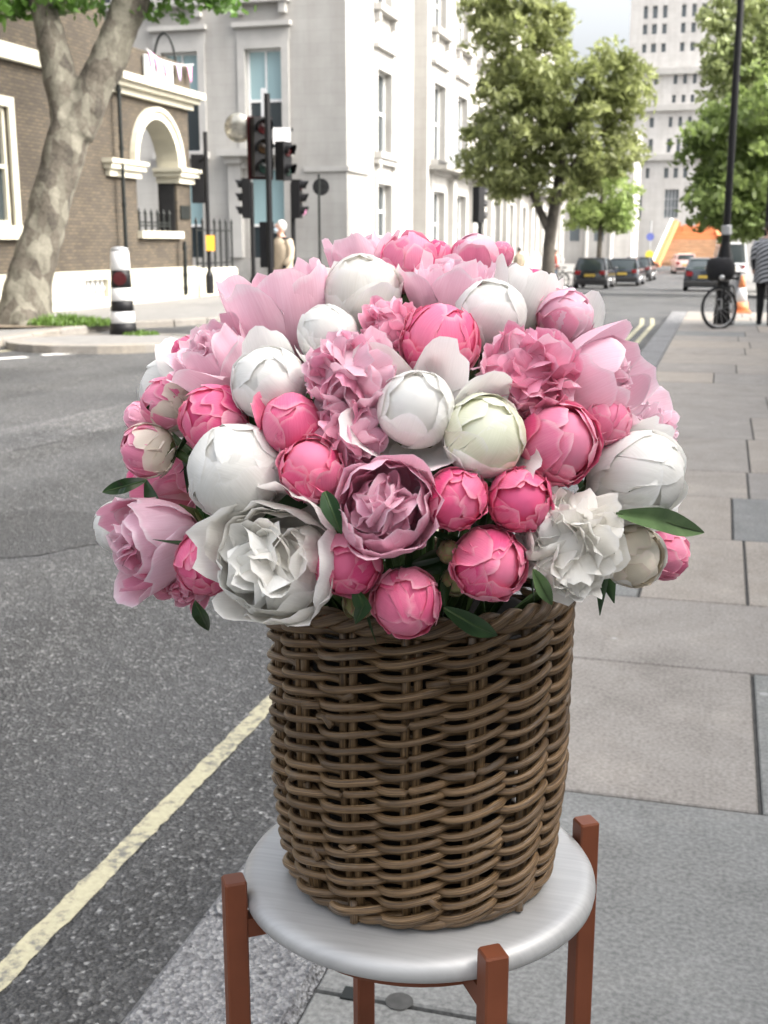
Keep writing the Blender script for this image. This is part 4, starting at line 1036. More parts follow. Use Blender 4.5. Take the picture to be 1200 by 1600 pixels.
MB().tube([q, (q+rel(424, 205))/2+Vector((0, 0, .02)), rel(424, 205)], .02, 6).build('mirror_arm', 'iron', tl)
MB().box(-.06, .06, -.05, .05, 0, .55, M=Matrix.Translation(rel(413, 192)) @ Matrix.Rotation(fc, 4, 'Z')).build('camera_box', 'grey_metal', tl)
MB().box(-.09, .09, -.08, .08, 0, .3, M=Matrix.Translation(rel(416, 400)) @ Matrix.Rotation(fc, 4, 'Z')).build('push_button_box', 'amber', tl)
MB().box(-.11, .05, -.12, .12, 0, .75, M=Matrix.Translation(rel(418, 418)) @ Matrix.Rotation(fc, 4, 'Z')).build('control_box', 'black', tl)
def small_light(x, ybot, ytop, Z, face, label, pole_top=None, flip=0.):
    b = at(x, ybot, Z); g = Vector((b.x, b.y, gz(b.y)))
    o = empty('traffic_light', g, label, 'traffic light')
    h = (ybot-ytop)*Z/F; post(o, b.z-g.z+h*.9, .055)
    signal_head(o, b-g+Vector((.0, 0, 0))+RT*flip, .3, h, to_cam(g)+face, 3)
    return o
small_light(394, 341, 281, 28., -1.7, 'slim traffic light seen side on behind the tall signal post', flip=-.12)
l2 = small_light(458, 341, 283, 27., 1.35, 'side-facing traffic light with a small pink and white sticker', flip=.1)
q = at(473, 330, 27.)-Vector(l2.location); MB().lathe([(.001, .02), (.09, .02), (.09, 0), (.001, 0)], 14, M=Matrix.Translation(q) @ Matrix.Rotation(to_cam(q+l2.location), 4, 'Z') @ Matrix.Rotation(PI/2, 4, 'Y')).build('sticker_disc', 'pink_flag', l2)  # pink sticker disc on the signal
small_light(750, 348, 294, 32., 2.2, 'black traffic light standing in front of the stone facade above the bouquet', flip=-.04)
# back of a round sign on a post
Zr = 42.; g = at(500, 430, Zr); g.z = gz(g.y); rs = empty('round_sign', g, 'round road sign seen from behind on a slim dark green post', 'sign')
post(rs, at(500, 274, Zr).z-g.z, .045, 'iron')
q = at(501.5, 292, Zr)-g; T = Matrix.Translation(q) @ Matrix.Rotation(to_cam(g), 4, 'Z') @ Matrix.Rotation(PI/2, 4, 'Y')
MB().lathe([(.001, .03), (.29, .03), (.3, .02), (.3, -.01), (.001, -.01)], 24, M=T).build('disc', 'black', rs)
MB().box(-.03, .05, -.16, .16, .08, .13, M=Matrix.Translation(q) @ Matrix.Rotation(to_cam(g), 4, 'Z')).box(-.03, .05, -.16, .16, -.13, -.08, M=Matrix.Translation(q) @ Matrix.Rotation(to_cam(g), 4, 'Z')).build('bracket', 'iron', rs)
# post by the railings
g = at(327, 415, 33.); g.z = 0; ps = empty('signpost', g, 'thin black post with a small yellow panel beside the iron railing', 'post')
post(ps, at(326, 210, 33.).z, .06); MB().box(-.1, .1, -.12, .12, 0, .42, M=Matrix.Translation(at(329, 392, 32.9)-g) @ Matrix.Rotation(to_cam(g), 4, 'Z')).build('panel', 'amber', ps)
q = at(311, 300, 33.)-g; MB().box(-.12, .12, -.2, .2, -.3, 1.0, M=Matrix.Translation(q) @ Matrix.Rotation(to_cam(g), 4, 'Z')).build('lantern_box', 'black', ps)
MB().tube([q+Vector((0, 0, .8)), Vector((0, 0, q.z+.9))], .03, 6).build('bracket', 'iron', ps)
# lamp post on the near pavement
g = on_z(1126, 506, 0); lpost = empty('lamp_post', g, 'tall black lamp post with the parked bicycle against it', 'street lamp')
MB().lathe([(.13, 0), (.13, .25), (.11, .3), (.105, 1.0), (.13, 1.05), (.13, 1.12), (.075, 1.4), (.062, 1.7), (.06, 3.4), (.055, 8.5)], 14).build('pole', 'black', lpost, False)
q = at(1128, 361, 22.)-g; MB().lathe([(.075, -.08), (.085, -.07), (.085, .07), (.075, .08)], 14, (0, 0, q.z)).build('collar', 'grey_metal', lpost)
arm = [Vector((0, 0, 8.4)), Vector((-.1, 0, 8.9)), Vector((-.6, 0, 9.3)), Vector((-1.3, 0, 9.35))]
MB().tube(arm, .045, 8).build('arm', 'black', lpost, True); MB().sphere((-1.5, 0, 9.33), (.35, .13, .08)).build('lantern', 'grey_metal', lpost, True)
g = on_z(1199, 480, gz(34)); ps2 = empty('signpost', (at(1197, 400, 33.).x, at(1197, 400, 33.).y, gz(32)), 'plain dark post rising behind the woman in the striped top', 'post')
post(ps2, 5.4, .09)
# traffic cone
g = on_z(1157, 489, 0); cn = empty('traffic_cone', g, 'orange traffic cone with a white sleeve behind the bicycle', 'cone')
ch = 65*((g-CAM).dot(FW))/F; ch *= .88
MB().box(-.2, .2, -.2, .2, 0, .045, c=.012).build('base', 'orange', cn)
MB().lathe([(.16, .045), (.125, ch*.3)], 20).build('lower_cone', 'orange', cn, True); MB().lathe([(.1255, ch*.3), (.073, ch*.68)], 20).build('sleeve', 'white_plastic', cn, True); MB().lathe([(.0725, ch*.68), (.035, ch), (.02, ch*1.005)], 20).build('tip', 'orange', cn, True)
# bicycle, front on, with a black pannier basket on the bars
def bicycle(loc, rz, label, group=None, steer=0.):
    o = empty('bicycle', loc, label, 'bicycle', group, rz)
    R = .335
    SM = Matrix.Translation((1.02, 0, 0)) @ Matrix.Rotation(steer, 4, 'Z') @ Matrix.Translation((-1.02, 0, 0))
    def turn(m): m.v = [tuple(SM @ Vector(v)) for v in m.v]; return m
    def wheel(x):
        tr = turn if x > .5 else (lambda m: m)
        w = MB(); pts = [(x+R*math.cos(a), 0, R+R*math.sin(a)) for a in [2*PI*i/32 for i in range(32)]]
        w.tube(pts, .024, 8, closed=True); wo = tr(w).build('wheel', 'tyre', o, True)
        m = MB(); m.tube([(x+(R-.03)*math.cos(a), 0, R+(R-.03)*math.sin(a)) for a in [2*PI*i/32 for i in range(32)]], .009, 6, closed=True); tr(m).build('rim', 'alloy', wo, True)
        m = MB()
        for i in range(14):
            a = 2*PI*i/14; m.tube([(x, .02*(-1)**i, R), (x+(R-.03)*math.cos(a), 0, R+(R-.03)*math.sin(a))], .003, 4)
        tr(m).build('spokes', 'alloy', wo)
    wheel(0); wheel(1.05)
    fr = MB(); A, B, C_, D = (.43, 0, .3), (.32, 0, .82), (.86, 0, .78), (.0, 0, R)
    for p, q in ((A, B), (A, (.88, 0, .7)), ((.34, 0, .76), C_), (A, D), ((.34, 0, .74), D)): fr.tube([p, q], .018, 8)
    fr.build('frame', 'black', o)
    MB().tube([(1.05, .055, R), (1.0, .055, .62), (.9, 0, .7), (.84, 0, .98)], .016, 8).tube([(1.05, -.055, R), (1.0, -.055, .62), (.9, 0, .7)], .016, 8).build('fork', 'black', o)
    MB().tube([(.74, .3, 1.0), (.84, .24, 1.02), (.86, 0, 1.02), (.84, -.24, 1.02), (.74, -.3, 1.0)], .016, 8).build('handlebar', 'alloy', o, True)
    MB().sphere((.28, 0, .88), (.14, .08, .035)).build('saddle', 'blackmat', o, True)
    MB().lathe([(.09, -.01), (.09, .01)], 16, M=Matrix.Translation((.43, .06, .3)) @ Matrix.Rotation(PI/2, 4, 'X')).tube([(.43, .09, .3), (.43, .09, .14), (.43, .17, .14)], .012, 6).tube([(.43, -.09, .3), (.43, -.09, .46), (.43, -.17, .46)], .012, 6).build('crank', 'alloy', o)
    return o
bi = bicycle(on_z(1131, 524, 0), 0., 'black bicycle with a bulky black basket parked at the lamp post', steer=-.75)
bi.rotation_euler = (math.radians(4), 0, math.radians(-100)); bi.location = on_z(1145, 508, 0)+Vector((-.02, .1, .0))
bsk = MB(); bsk.sphere((.98, 0, .97), (.19, .24, .2), 16, 12); bsk.v = [(x, y, .97+math.copysign(min(abs(z-.97)*1.35, .16+.1*abs(z-.97)), z-.97)) for x, y, z in bsk.v]
for i, v in enumerate(bsk.v): bsk.v[i] = (v[0], v[1]+.02*mnoise.noise(Vector(v)*12), v[2]+.03*mnoise.noise(Vector(v)*9))
bsk.build('pannier', 'blackcloth', bi, True)
MB().sphere((1.16, .05, .83), (.035, .05, .045), 10, 8).build('head_lamp', 'alloy', bi, True)

# ================================================================== PEOPLE
def person(loc, rz, label, top, legs, hair, skin='skin', h=1.72, stride=.12, arms=((.1, -.05), (.1, -.05)), jacket=None, head_turn=0., build=1., cap_hair=True, lean=0.):
    """x forward, y left. one continuous remeshed body, hair / jacket as children"""
    o = empty('person', loc, label, 'person', None, rz)
    s = h/1.72; mb = MB()
    def T(p, r, n=12): mb.tube([Vector(q)*s for q in p], [k*s*build for k in r], n)
    hipz = .9
    for sd, fx in ((1, stride), (-1, -stride)):
        y = .095*sd
        T([(0, y, hipz), (fx*.55+.02, y*.95, .5), (fx-.02*(fx < 0), y*.9, .08)], [.095, .062, .042])
        T([(0, y, hipz), (fx*.3, y, .7), (fx*.55+.02, y*.95, .5)], [.1, .082, .062])
        T([(fx*.55+.02, y*.95, .5), (fx*.75, y*.92, .33), (fx-.02, y*.9, .08)], [.06, .06, .04])
        T([(fx-.06, y*.9, .045), (fx+.06, y*.95, .045), (fx+.17, y*1.05, .035)], [.042, .045, .03])
    for yy in (-.07, 0, .07): T([(0, yy, .86), (lean*.3, yy*1.05, 1.05), (lean*.7, yy*1.25, 1.25), (lean, yy*1.3, 1.38)], [.115, .105, .115, .085])
    T([(lean, -.17, 1.4), (lean, 0, 1.43), (lean, .17, 1.4)], [.062, .075, .062])
    T([(lean, 0, 1.4), (lean+.015, 0, 1.52)], [.058, .052])
    for sd, (ex, hx) in zip((1, -1), arms):
        T([(lean, .185*sd, 1.39), (lean-.03+ex*.3, .235*sd, 1.12), (lean+ex+.02, .235*sd, .92+abs(ex)*.35)], [.056, .045, .035])
        hz = .9+abs(ex)*.4
        T([(lean+ex+.02, .235*sd, hz+.02), (lean+ex+.05+hx*.3, .225*sd, hz-.08)], [.033, .028])
        for k in range(4): T([(lean+ex+.05+(k-1.5)*.018, .222*sd, hz-.07), (lean+ex+.06+(k-1.5)*.02, .212*sd, hz-.12), (lean+ex+.05+(k-1.5)*.018, .2*sd, hz-.155+.01*abs(k-1.5))], [.0105, .0095, .008], 6)
        T([(lean+ex+.07, .22*sd, hz-.04), (lean+ex+.1, .205*sd, hz-.08), (lean+ex+.1, .195*sd, hz-.11)], [.012, .0105, .009], 6)
    c, sn = math.cos(head_turn), math.sin(head_turn)
    hp = lambda x, y, z: Vector(((lean+.02+x*c-y*sn)*s, (x*sn+y*c)*s, z*s))
    hm = MB()
    def E(p, r): mb.sphere(hp(*p), [q*s for q in r], 14, 10)
    E((0, 0, 1.63), (.092, .078, .112)); E((.025, 0, 1.575), (.07, .06, .065))
    E((.1, 0, 1.605), (.022, .014, .022)); E((.085, 0, 1.63), (.016, .012, .028))
    for sd in (1, -1): E((-.005, .08*sd, 1.615), (.022, .012, .032)); E((.075, .033*sd, 1.665), (.02, .022, .012))
    body = mb.build('body', [top, legs, skin, 'blackmat'], o, True)
    m = body.modifiers.new('r', 'REMESH'); m.mode = 'VOXEL'; m.voxel_size = .013*s; m.use_smooth_shade = True
    m = body.modifiers.new('s', 'SMOOTH'); m.iterations = 2
    evaluated(body); me = body.data
    me.materials.clear()
    for q in (top, legs, skin, 'blackmat'): me.materials.append(MT[q])
    mi = []
    for p in me.polygons:
        x, y, z = p.center/s
        arm = abs(y) > .185 and z < 1.2
        if z > 1.47: k = 2
        elif arm and z < .93+.0 and abs(y) > .175: k = 2
        elif z < .075: k = 3
        elif z < .93: k = 1
        else: k = 0
        mi.append(k)
    me.polygons.foreach_set('material_index', mi); me.polygons.foreach_set('use_smooth', [True]*len(mi)); me.update()
    if cap_hair:
        hb = MB(); hb.sphere(hp(-.018, 0, 1.652), (.098*s, .086*s, .105*s), 16, 12)
        hb.v = [v if (Vector(v)-hp(0, 0, 1.6)).dot(Vector((c, sn, -.55))) < .03*s else tuple(Vector(v)*.0+hp(-.02, 0, 1.66)+(Vector(v)-hp(-.02, 0, 1.66))*.78) for v in hb.v]
        hb.build('hair', hair, o, True)
    for sd in (1, -1): MB().sphere(hp(.086, .033*sd, 1.648), (.008*s, .012*s, .007*s), 8, 6).build('eye', 'blackmat', o, True)
    MB().sphere(hp(.09, 0, 1.555), (.008*s, .024*s, .006*s), 8, 6).build('mouth', 'red_cloth', o, True)
    if jacket:
        jm, j0, j1 = jacket; jb = MB()
        prof = []
        n = 20; Zs_ = [j0, j0+.06, 1.0, 1.15, 1.3, 1.4, 1.46]; Rx = [.17, .175, .165, .165, .165, .13, .075]; Ry = [.225, .225, .215, .225, .235, .2, .085]
        vs = []; fs = []
        for i, (z, a, b) in enumerate(zip(Zs_, Rx, Ry)):
            for k in range(n):
                t = 2*PI*k/n; w = 1+.03*math.sin(5*t+i); vs.append(((lean*max(0, (z-.9)/.5)+a*math.cos(t)*w)*s, b*math.sin(t)*w*s, z*s))
        for i in range(len(Zs_)-1):
            for k in range(n): fs.append((i*n+k, i*n+(k+1) % n, (i+1)*n+(k+1) % n, (i+1)*n+k))
        jb.add(vs, fs)
        for sd, (ex, hx) in zip((1, -1), arms):
            jb.tube([Vector(q)*s for q in [(lean, .18*sd, 1.41), (lean-.02+ex*.15, .235*sd, 1.27), (lean-.03+ex*.3, .245*sd, 1.12), (lean+ex+.02, .238*sd, .95+abs(ex)*.38)]], [.075*s, .07*s, .062*s, .055*s], 12)
        jb.build('jacket', jm, o, True)
    return o
mp_ = at(441, 430, 20.8); man = person((mp_.x, mp_.y, 0), math.atan2(-1, -.2)+.0, 'older man with white hair, pale mask and beige jacket by the traffic lights', 'blackcloth', 'blackcloth', 'hair_white', h=1.74, stride=.05, arms=((.12, 0), (.02, 0)), jacket=('beige', .82, 1.46), head_turn=-.5)
man.rotation_euler.z = to_cam(mp_)-.9
MB().sphere((.1, -.035, 1.6), (.035, .06, .05), 12, 8).build('face_mask', 'blue_mask', man, True)
wp = on_z(1189, 508, 0); wo_ = person((wp.x+.05, wp.y, 0), math.radians(88), 'woman in a grey striped top and black trousers walking away past the bicycle', 'stripe', 'blackcloth', 'hair_dark', h=1.72, stride=.16, arms=((.12, 0), (-.06, 0)), jacket=('stripe', .72, 1.46), build=1.12)
def far_person(x, ybase, Y, rz, label, top, legs, hair='hair_dark', skin='skin'):
    p = on_y(x, ybase, Y); return person((p.x, p.y, gz(Y)), rz, label, top, legs, hair, skin, h=1.7, stride=.1)
far_person(867, 410, 58., .4, 'distant person in a red top and jeans behind the slim tree trunk', 'red_cloth', 'jeans')
far_person(775, 410, 47., 2.2, 'distant person in dark clothes seen above the bouquet', 'blackcloth', 'jeans')
far_person(788, 410, 48., 1.2, 'distant person in an orange top beside a darkly dressed one', 'orange', 'jeans')
far_person(811, 410, 52., 2., 'distant walker in a brown coat left of the slim tree trunk', 'beige', 'blackcloth')

# ================================================================== CARS
def car(loc, rz, label, body, L=3.9, Wd=1.7, H=1.46, cat='car', kind='hatch', roofmat=None):
    o = empty('parked_car', loc, label, cat, 'cars parked along the street', rz)
    # side outline, x forward from the rear bumper
    if kind == 'hatch': lo = [(0, .42), (.0, .75), (.06, .92), (.5, .95), (2.6, .95), (3.5, .82), (3.82, .68), (3.9, .45)]; gh = [(.12, .94), (.42, H-.05), (.8, H), (1.7, H), (2.15, H-.06), (2.95, .93)]
    elif kind == 'saloon': lo = [(0, .42), (.0, .78), (.06, .97), (.75, 1.0), (2.6, .96), (3.5, .85), (3.82, .7), (3.9, .45)]; gh = [(.55, .97), (1.05, H-.05), (1.35, H), (2.0, H), (2.3, H-.06), (2.95, .93)]
    else: lo = [(0, .42), (.0, .9), (.03, 1.05), (.5, 1.1), (2.9, 1.1), (3.5, 1.0), (3.85, .8), (3.9, .45)]; gh = [(.03, 1.08), (.08, H-.06), (.3, H), (2.7, H), (3.0, H-.1), (3.5, 1.05)]
    k = L/3.9
    def loft(outline, zb, w0, w1, name, mat, seg=6, inset=0.):
        pts = [(x*k, z) for x, z in outline]; mb = MB(); ring = pts+[(pts[-1][0], zb), (pts[0][0], zb)]; n = len(ring); vs = []; fs = []
        ws = [-1, -.93, -.6, 0, .6, .93, 1]
        for wv in ws:
            for x, z in ring:
                t = 0 if z <= zb+.01 else (z-zb)/max(.01, (max(q[1] for q in pts)-zb)); hw = (w0+(w1-w0)*t)/2
                e = abs(wv) > .95; xx = x+(.04 if e and x < L/2 else -.04 if e else 0); zz = z-(.03 if e and z > zb+.01 else 0)
                # rounded corners in plan
                xx += (.1*wv*wv if x < .2 else (-.22*wv*wv if x > L*.9 else 0)); vs.append((xx-L/2, wv*hw, zz))
        for i in range(len(ws)-1):
            for j in range(n): fs.append((i*n+j, i*n+(j+1) % n, (i+1)*n+(j+1) % n, (i+1)*n+j))
        fs.append(tuple(range(n))); fs.append(tuple(range((len(ws)-1)*n, len(ws)*n))[::-1])
        mb.add(vs, fs); return smooth_angle(mb.build(name, mat, o), 40)
    loft(lo, .22, Wd, Wd*.96, 'body', body); loft(gh, .9, Wd*.93, Wd*.74, 'cabin', 'carglass')
    rf = [(x, z) for x, z in gh if z > H-.09]; mb = MB(); x0, x1 = rf[0][0]*k-L/2-.02, rf[-1][0]*k-L/2+.02
    mb.box(x0, x1, -Wd*.375, Wd*.375, H-.05, H+.015, c=.03); mb.build('roof', roofmat or body, o)
    for sd in (-1, 1):
        mb = MB()
        for (xa, za), (xb, zb2) in (((gh[0][0], .93), gh[1]), ((gh[-1][0], .93), gh[-2]), ((1.55, .93), (1.5, H-.03))):
            mb.tube([(xa*k-L/2, sd*Wd*.46, za), (xb*k-L/2, sd*Wd*.375, zb2)], .04, 6)
        mb.build('pillar', body, o)
        for xw in (.68, 3.12):
            w = MB().lathe([(.2, -.1), (.31, -.1), (.32, -.07), (.32, .07), (.31, .1), (.2, .1)], 20, M=Matrix.Translation((xw*k-L/2, sd*(Wd/2-.1), .32)) @ Matrix.Rotation(PI/2, 4, 'X')).build('wheel', 'tyre', o, True)
            MB().lathe([(.001, -.105), (.19, -.105), (.2, -.09), (.2, .09), (.19, .105), (.001, .105)], 14, M=Matrix.Translation((xw*k-L/2, sd*(Wd/2-.1), .32)) @ Matrix.Rotation(PI/2, 4, 'X')).build('rim', 'alloy', w)
        MB().box(-L/2-.01, -L/2+.14, sd*Wd*.36-.13, sd*Wd*.36+.13, .72, .9).build('tail_light', 'taillight', o)
        MB().box(L/2-.3, L/2-.1, sd*Wd*.36-.14, sd*Wd*.36+.14, .62, .76).build('headlight', 'frame_white', o)
        MB().sphere((gh[-1][0]*k-L/2-.25, sd*(Wd/2+.07), .98), (.07, .1, .06), 10, 6).build('wing_mirror', body, o, True)
    MB().box(-L/2-.035, -L/2-.02, -.26, .26, .62, .74).build('number_plate', 'plate', o)
    MB().box(-L/2-.05, -L/2+.1, -Wd*.46, Wd*.46, .3, .5, c=.04).build('bumper', 'blackmat', o)
    MB().tube([(L/2-.02, -.1, .6), (L/2+.0, .1, .6)], .03, 5).build('badge', 'alloy', o)
    return o
def put_car(x, Y, rz, label, **kw):
    p = on_y(x, 420, Y); return car((p.x, p.y, gz(Y)+ROADZ), rz, label, **kw)
put_car(930, 61., math.radians(88), 'black hatchback with a yellow rear plate nearest the bouquet, parked at the left kerb', body='car_black', L=3.7, Wd=1.68, H=1.5)
put_car(979, 69., math.radians(88), 'dark blue car parked in front of the black hatchback', body='car_blue', L=4.2, Wd=1.8, H=1.48)
put_car(1000, 78., math.radians(88), 'dark car half hidden behind the dark blue parked car', body='car_black', L=4.2, Wd=1.8, H=1.45)
put_car(1101, 57., math.radians(91), 'dark saloon with a silver rear window seen behind the lamp post', body='car_blue', kind='saloon', L=4.4, Wd=1.78, H=1.47, roofmat='car_silver')
put_car(1067, 97., math.radians(97), 'pale pink van standing in front of the orange steps', body='car_pink', kind='van', L=4.2, Wd=1.6, H=1.5, cat='van')
put_car(1138, 84., math.radians(95), 'white van parked beyond the dark saloon', body='car_white', kind='van', L=5., Wd=1.95, H=2.3, cat='van')

# bicycles by the tree
for i, (x, Y, rz, lb) in enumerate([(880, 55., 2.6, 'bicycle with bright rims leaning behind the slim tree'), (890, 57., 2.9, 'second bicycle locked beside the bright-rimmed one by the tree')]):
    p = on_y(x, 430, Y); bicycle((p.x, p.y, gz(Y)), rz, lb)

# orange stepped works structure at the street end
OY = 104.
o_ = on_y(1075, 415, OY); ow_ = empty('works_staircase', (o_.x, o_.y, gz(OY)), 'orange timber stepped works hoarding in front of the stone tower', 'hoarding')
def op(x, y): q = on_y(x, y, OY); return q.x-o_.x, q.z-gz(OY)
xl, xr = op(1043, 400)[0], op(1118, 400)[0]
zlo, zhi = op(1070, 412)[1], op(1070, 362)[1]
ns = 8
for i in range(ns):
    za, zb = zlo+(zhi-zlo)*i/ns, zlo+(zhi-zlo)*(i+1)/ns
    MB().box(xl-.9+.12*i, xr, i*.42, i*.42+.4, za+.04, zb, c=.02).build('plank', 'plank' if i < 6 else 'orange', ow_)
    MB().box(xl-.9+.12*i, xr-.05, i*.42+.1, i*.42+.38, max(0, za-.2), za+.038).build('riser', 'plank_riser', ow_)
a, b = op(1026, 414), op(1053, 346)
MB().tube([(a[0], -.4, a[1]), (b[0], 3.2, b[1])], .34, 4).build('left_stringer', 'orange', ow_); MB().tube([(a[0]-.35, -.45, a[1]+.2), (b[0]-.3, 3.1, b[1]+.25)], .12, 4).build('hand_rail', 'frame_white', ow_)
a, b = op(1146, 414), op(1120, 360); MB().tube([(a[0], -.4, a[1]), (b[0], 3.2, b[1])], .3, 4).build('right_stringer', 'orange', ow_)
for x, yt in ((1056, 346), (1070, 350), (1092, 345), (1104, 350)):
    q = op(x, yt); MB().box(q[0]-.28, q[0]+.28, 3.4, 3.5, 0, q[1]).build('upright', 'orange', ow_)
MB().box(xl, xr, 3.45, 3.6, zhi-.2, zhi+.5).build('back_board', 'orange', ow_)
# far road sign: blue and yellow discs on a pole
g = on_y(1014, 415, 80.); g.z = gz(80); fs_ = empty('road_sign', g, 'pole with a small blue disc above a yellow panel by the parked cars', 'sign')
post(fs_, 3.6, .05, 'grey_metal', base=False)
for z_, mat, r in ((on_y(1014, 370, 80.).z-g.z, 'blue_sign', .25), (on_y(1013, 398, 80.).z-g.z, 'yellow_sign', .27)):
    MB().lathe([(.001, .02), (r, .02), (r, -.01), (.001, -.01)], 18, M=Matrix.Translation((0, -.08, z_)) @ Matrix.Rotation(PI/2, 4, 'X')).build('disc', mat, fs_)

# ================================================================== STOOL
SX, SY, SZ = -.2572, 1.0426, .78
st_ = empty('stool', (SX, SY, 0), 'round metal-topped stool with reddish brown square legs under the basket', 'stool')
SR = .1745
MB().lathe([(.0, SZ-.023), (SR-.012, SZ-.023), (SR-.005, SZ-.0215), (SR-.001, SZ-.018), (SR, SZ-.0125), (SR-.0008, SZ-.008), (SR-.004, SZ-.003), (SR-.01, SZ-.0006), (SR-.016, SZ), (.0, SZ)], 96).build('seat', 'zinc', st_, True)
MB().lathe([(.0, SZ-.046), (SR-.035, SZ-.046), (SR-.03, SZ-.024), (.0, SZ-.0235)], 48).build('seat_frame', 'copper', st_)
for i in range(4):
    a = math.radians(-146+90*i)
    M = Matrix.Rotation(a, 4, 'Z')
    hw_ = .0106; x0 = SR+.0005
    lg = MB(); cc = .0016
    prof = [(-hw_+cc, -hw_), (hw_-cc, -hw_), (hw_, -hw_+cc), (hw_, hw_-cc), (hw_-cc, hw_), (-hw_+cc, hw_), (-hw_, hw_-cc), (-hw_, -hw_+cc)]
    vs = []
    for z, sc in ((0, 1), (SZ+.0125, 1), (SZ+.0145, .88)): vs += [M @ Vector((x0+hw_+x*sc, y*sc, z)) for x, y in prof]
    fs = [tuple(range(7, -1, -1)), tuple(range(16, 24))]+[(l*8+j, l*8+(j+1) % 8, (l+1)*8+(j+1) % 8, (l+1)*8+j) for l in range(2) for j in range(8)]
    lg.add(vs, fs).build('leg', 'copper', st_)
    MB().box(SR-.06, x0+.001, -.0085, .0085, SZ-.045, SZ-.026, M=M).build('bracket', 'copper', st_)

# ================================================================== WICKER BASKET
BZ0 = SZ+.002; BHt = .285; NS = 15
def br(z):            # basket radius at height z above its foot
    t = z/BHt; return .1215+.0115*min(1, t/.4)**.7+.0025*t
bk = empty('wicker_basket', (SX, SY, BZ0), 'round brown woven willow basket standing on the metal stool', 'basket')
def rod(name, pts, rad, closed=False, n=8):
    mb = MB(); P = [Vector(p) for p in pts]
    mb.tube(P, rad, n, closed=closed)
    me = bpy.data.meshes.new(name); me.from_pydata(mb.v, [], mb.f); me.polygons.foreach_set('use_smooth', [True]*len(mb.f))
    uvl = me.uv_layers.new(name='UVMap'); m = len(P)
    cum = [0.]
    for a, b in zip(P, P[1:]): cum.append(cum[-1]+(b-a).length)
    data = []
    for f in mb.f:
        js = [i % n for i in f]; wrap = (max(js)-min(js) > 1)
        for i in f:
            j = i % n; data += [cum[i//n]*4., (n if wrap and j == 0 else j)/n]
    uvl.data.foreach_set('uv', data)
    return link(name, me, bk, 'willow')
wr = random.Random(21)
DTH = 2*PI/NS
TH0 = math.radians(-106.)+.05
for i in range(NS):
    a = TH0+i*DTH
    for sgn in (-1, 1):
        off = sgn*.0052/.14
        pts = []
        for k in range(10):
            z = .004+(BHt-.002)*k/9; r = br(z)-.0005; aa = a+off+.012*math.sin(k*.9+i)*.5
            pts.append((r*math.cos(aa), r*math.sin(aa), z))
        rod('stake', pts, wr.uniform(.0036, .0043), n=7)
NR = 19
for k in range(NR):
    z0 = .016+(BHt-.03)*k/(NR-1)+wr.uniform(-.0012, .0012); pts = []
    per = 14; rr = .0035+wr.uniform(-.0004, .0005); ph = wr.uniform(0, 6)
    st0 = wr.randrange(-3, 4)*2+6+k % 2; rads = []
    for j in range(2*NS*per):
        th = j*DTH/per; psi = PI*th/DTH
        c = math.cos(psi); cf = math.copysign(abs(c)**.62, c)
        zz = z0+.0042*math.sin(psi)+.0018*math.sin(th+ph)+.0012*mnoise.noise(Vector((math.cos(th/2)*5, math.sin(th/2)*5, k*5.)))
        r = br(max(0, z0))+.0078*cf+.0008*mnoise.noise(Vector((math.cos(th/2)*9, math.sin(th/2)*9, k*9.)))
        a = TH0+th+st0*DTH
        nd = mnoise.noise(Vector((math.cos(th/2)*14, math.sin(th/2)*14, k*3.+40)))
        rads.append(rr*(1+.1*mnoise.noise(Vector((math.cos(th/2)*7, math.sin(th/2)*7, k*7.)))+(.16 if nd > .52 else 0.)))
        pts.append((r*math.cos(a), r*math.sin(a), zz))
    rod('weaver', pts, rads, closed=True)
# plaited foot and rim
def braid(z, r, n, amp, rr, name):
    for s in range(3):
        pts = []
        for j in range(240):
            t = 2*PI*j/240; p = n*t+s*2*PI/3
            pts.append(((r+amp*math.cos(p))*math.cos(t), (r+amp*math.cos(p))*math.sin(t), z+amp*.8*math.sin(p)))
        rod(name, pts, rr, closed=True)
braid(.0075, br(0)+.001, 9, .0046, .0044, 'foot_border'); braid(BHt+.001, br(BHt)+.001, 12, .006, .0055, 'rim_border')
# short cut rod ends sticking out of the weave
for i in range(26):
    a = wr.uniform(0, 2*PI); z = wr.uniform(.03, BHt-.02); r = br(z)+.0075; s = wr.choice((-1, 1))
    pts = [((r-.003+.0045*t)*math.cos(a+s*t*.13), (r-.003+.0045*t)*math.sin(a+s*t*.13), z+.004*t*wr.choice((-1, 1))) for t in (0, .5, 1)]
    rod('rod_end', pts, .0036, n=7)
for i in range(5):
    a = TH0+DTH*i*3; r = br(0)+.006; rod('rod_end', [(r*math.cos(a), r*math.sin(a), .022), ((r+.002)*math.cos(a+.01), (r+.002)*math.sin(a+.01), .001)], .0042, n=7)
MB().lathe([(.0, .006), (.114, .006), (.12, .012), (.0, .012)], 40).build('base', 'willow', bk)
lin = empty('shade_pail', (SX, SY, BZ0+.013), 'black pail added inside the wicker basket to darken the weave gaps', 'pail')  # unseen pail, added so the gaps in the weave look dark
MB().lathe([(.085, 0), (.106, .235), (.11, .238), (.11, .242), (.102, .242), (.082, .004), (.0, .004)], 40).build('pail', 'liner', lin, True)

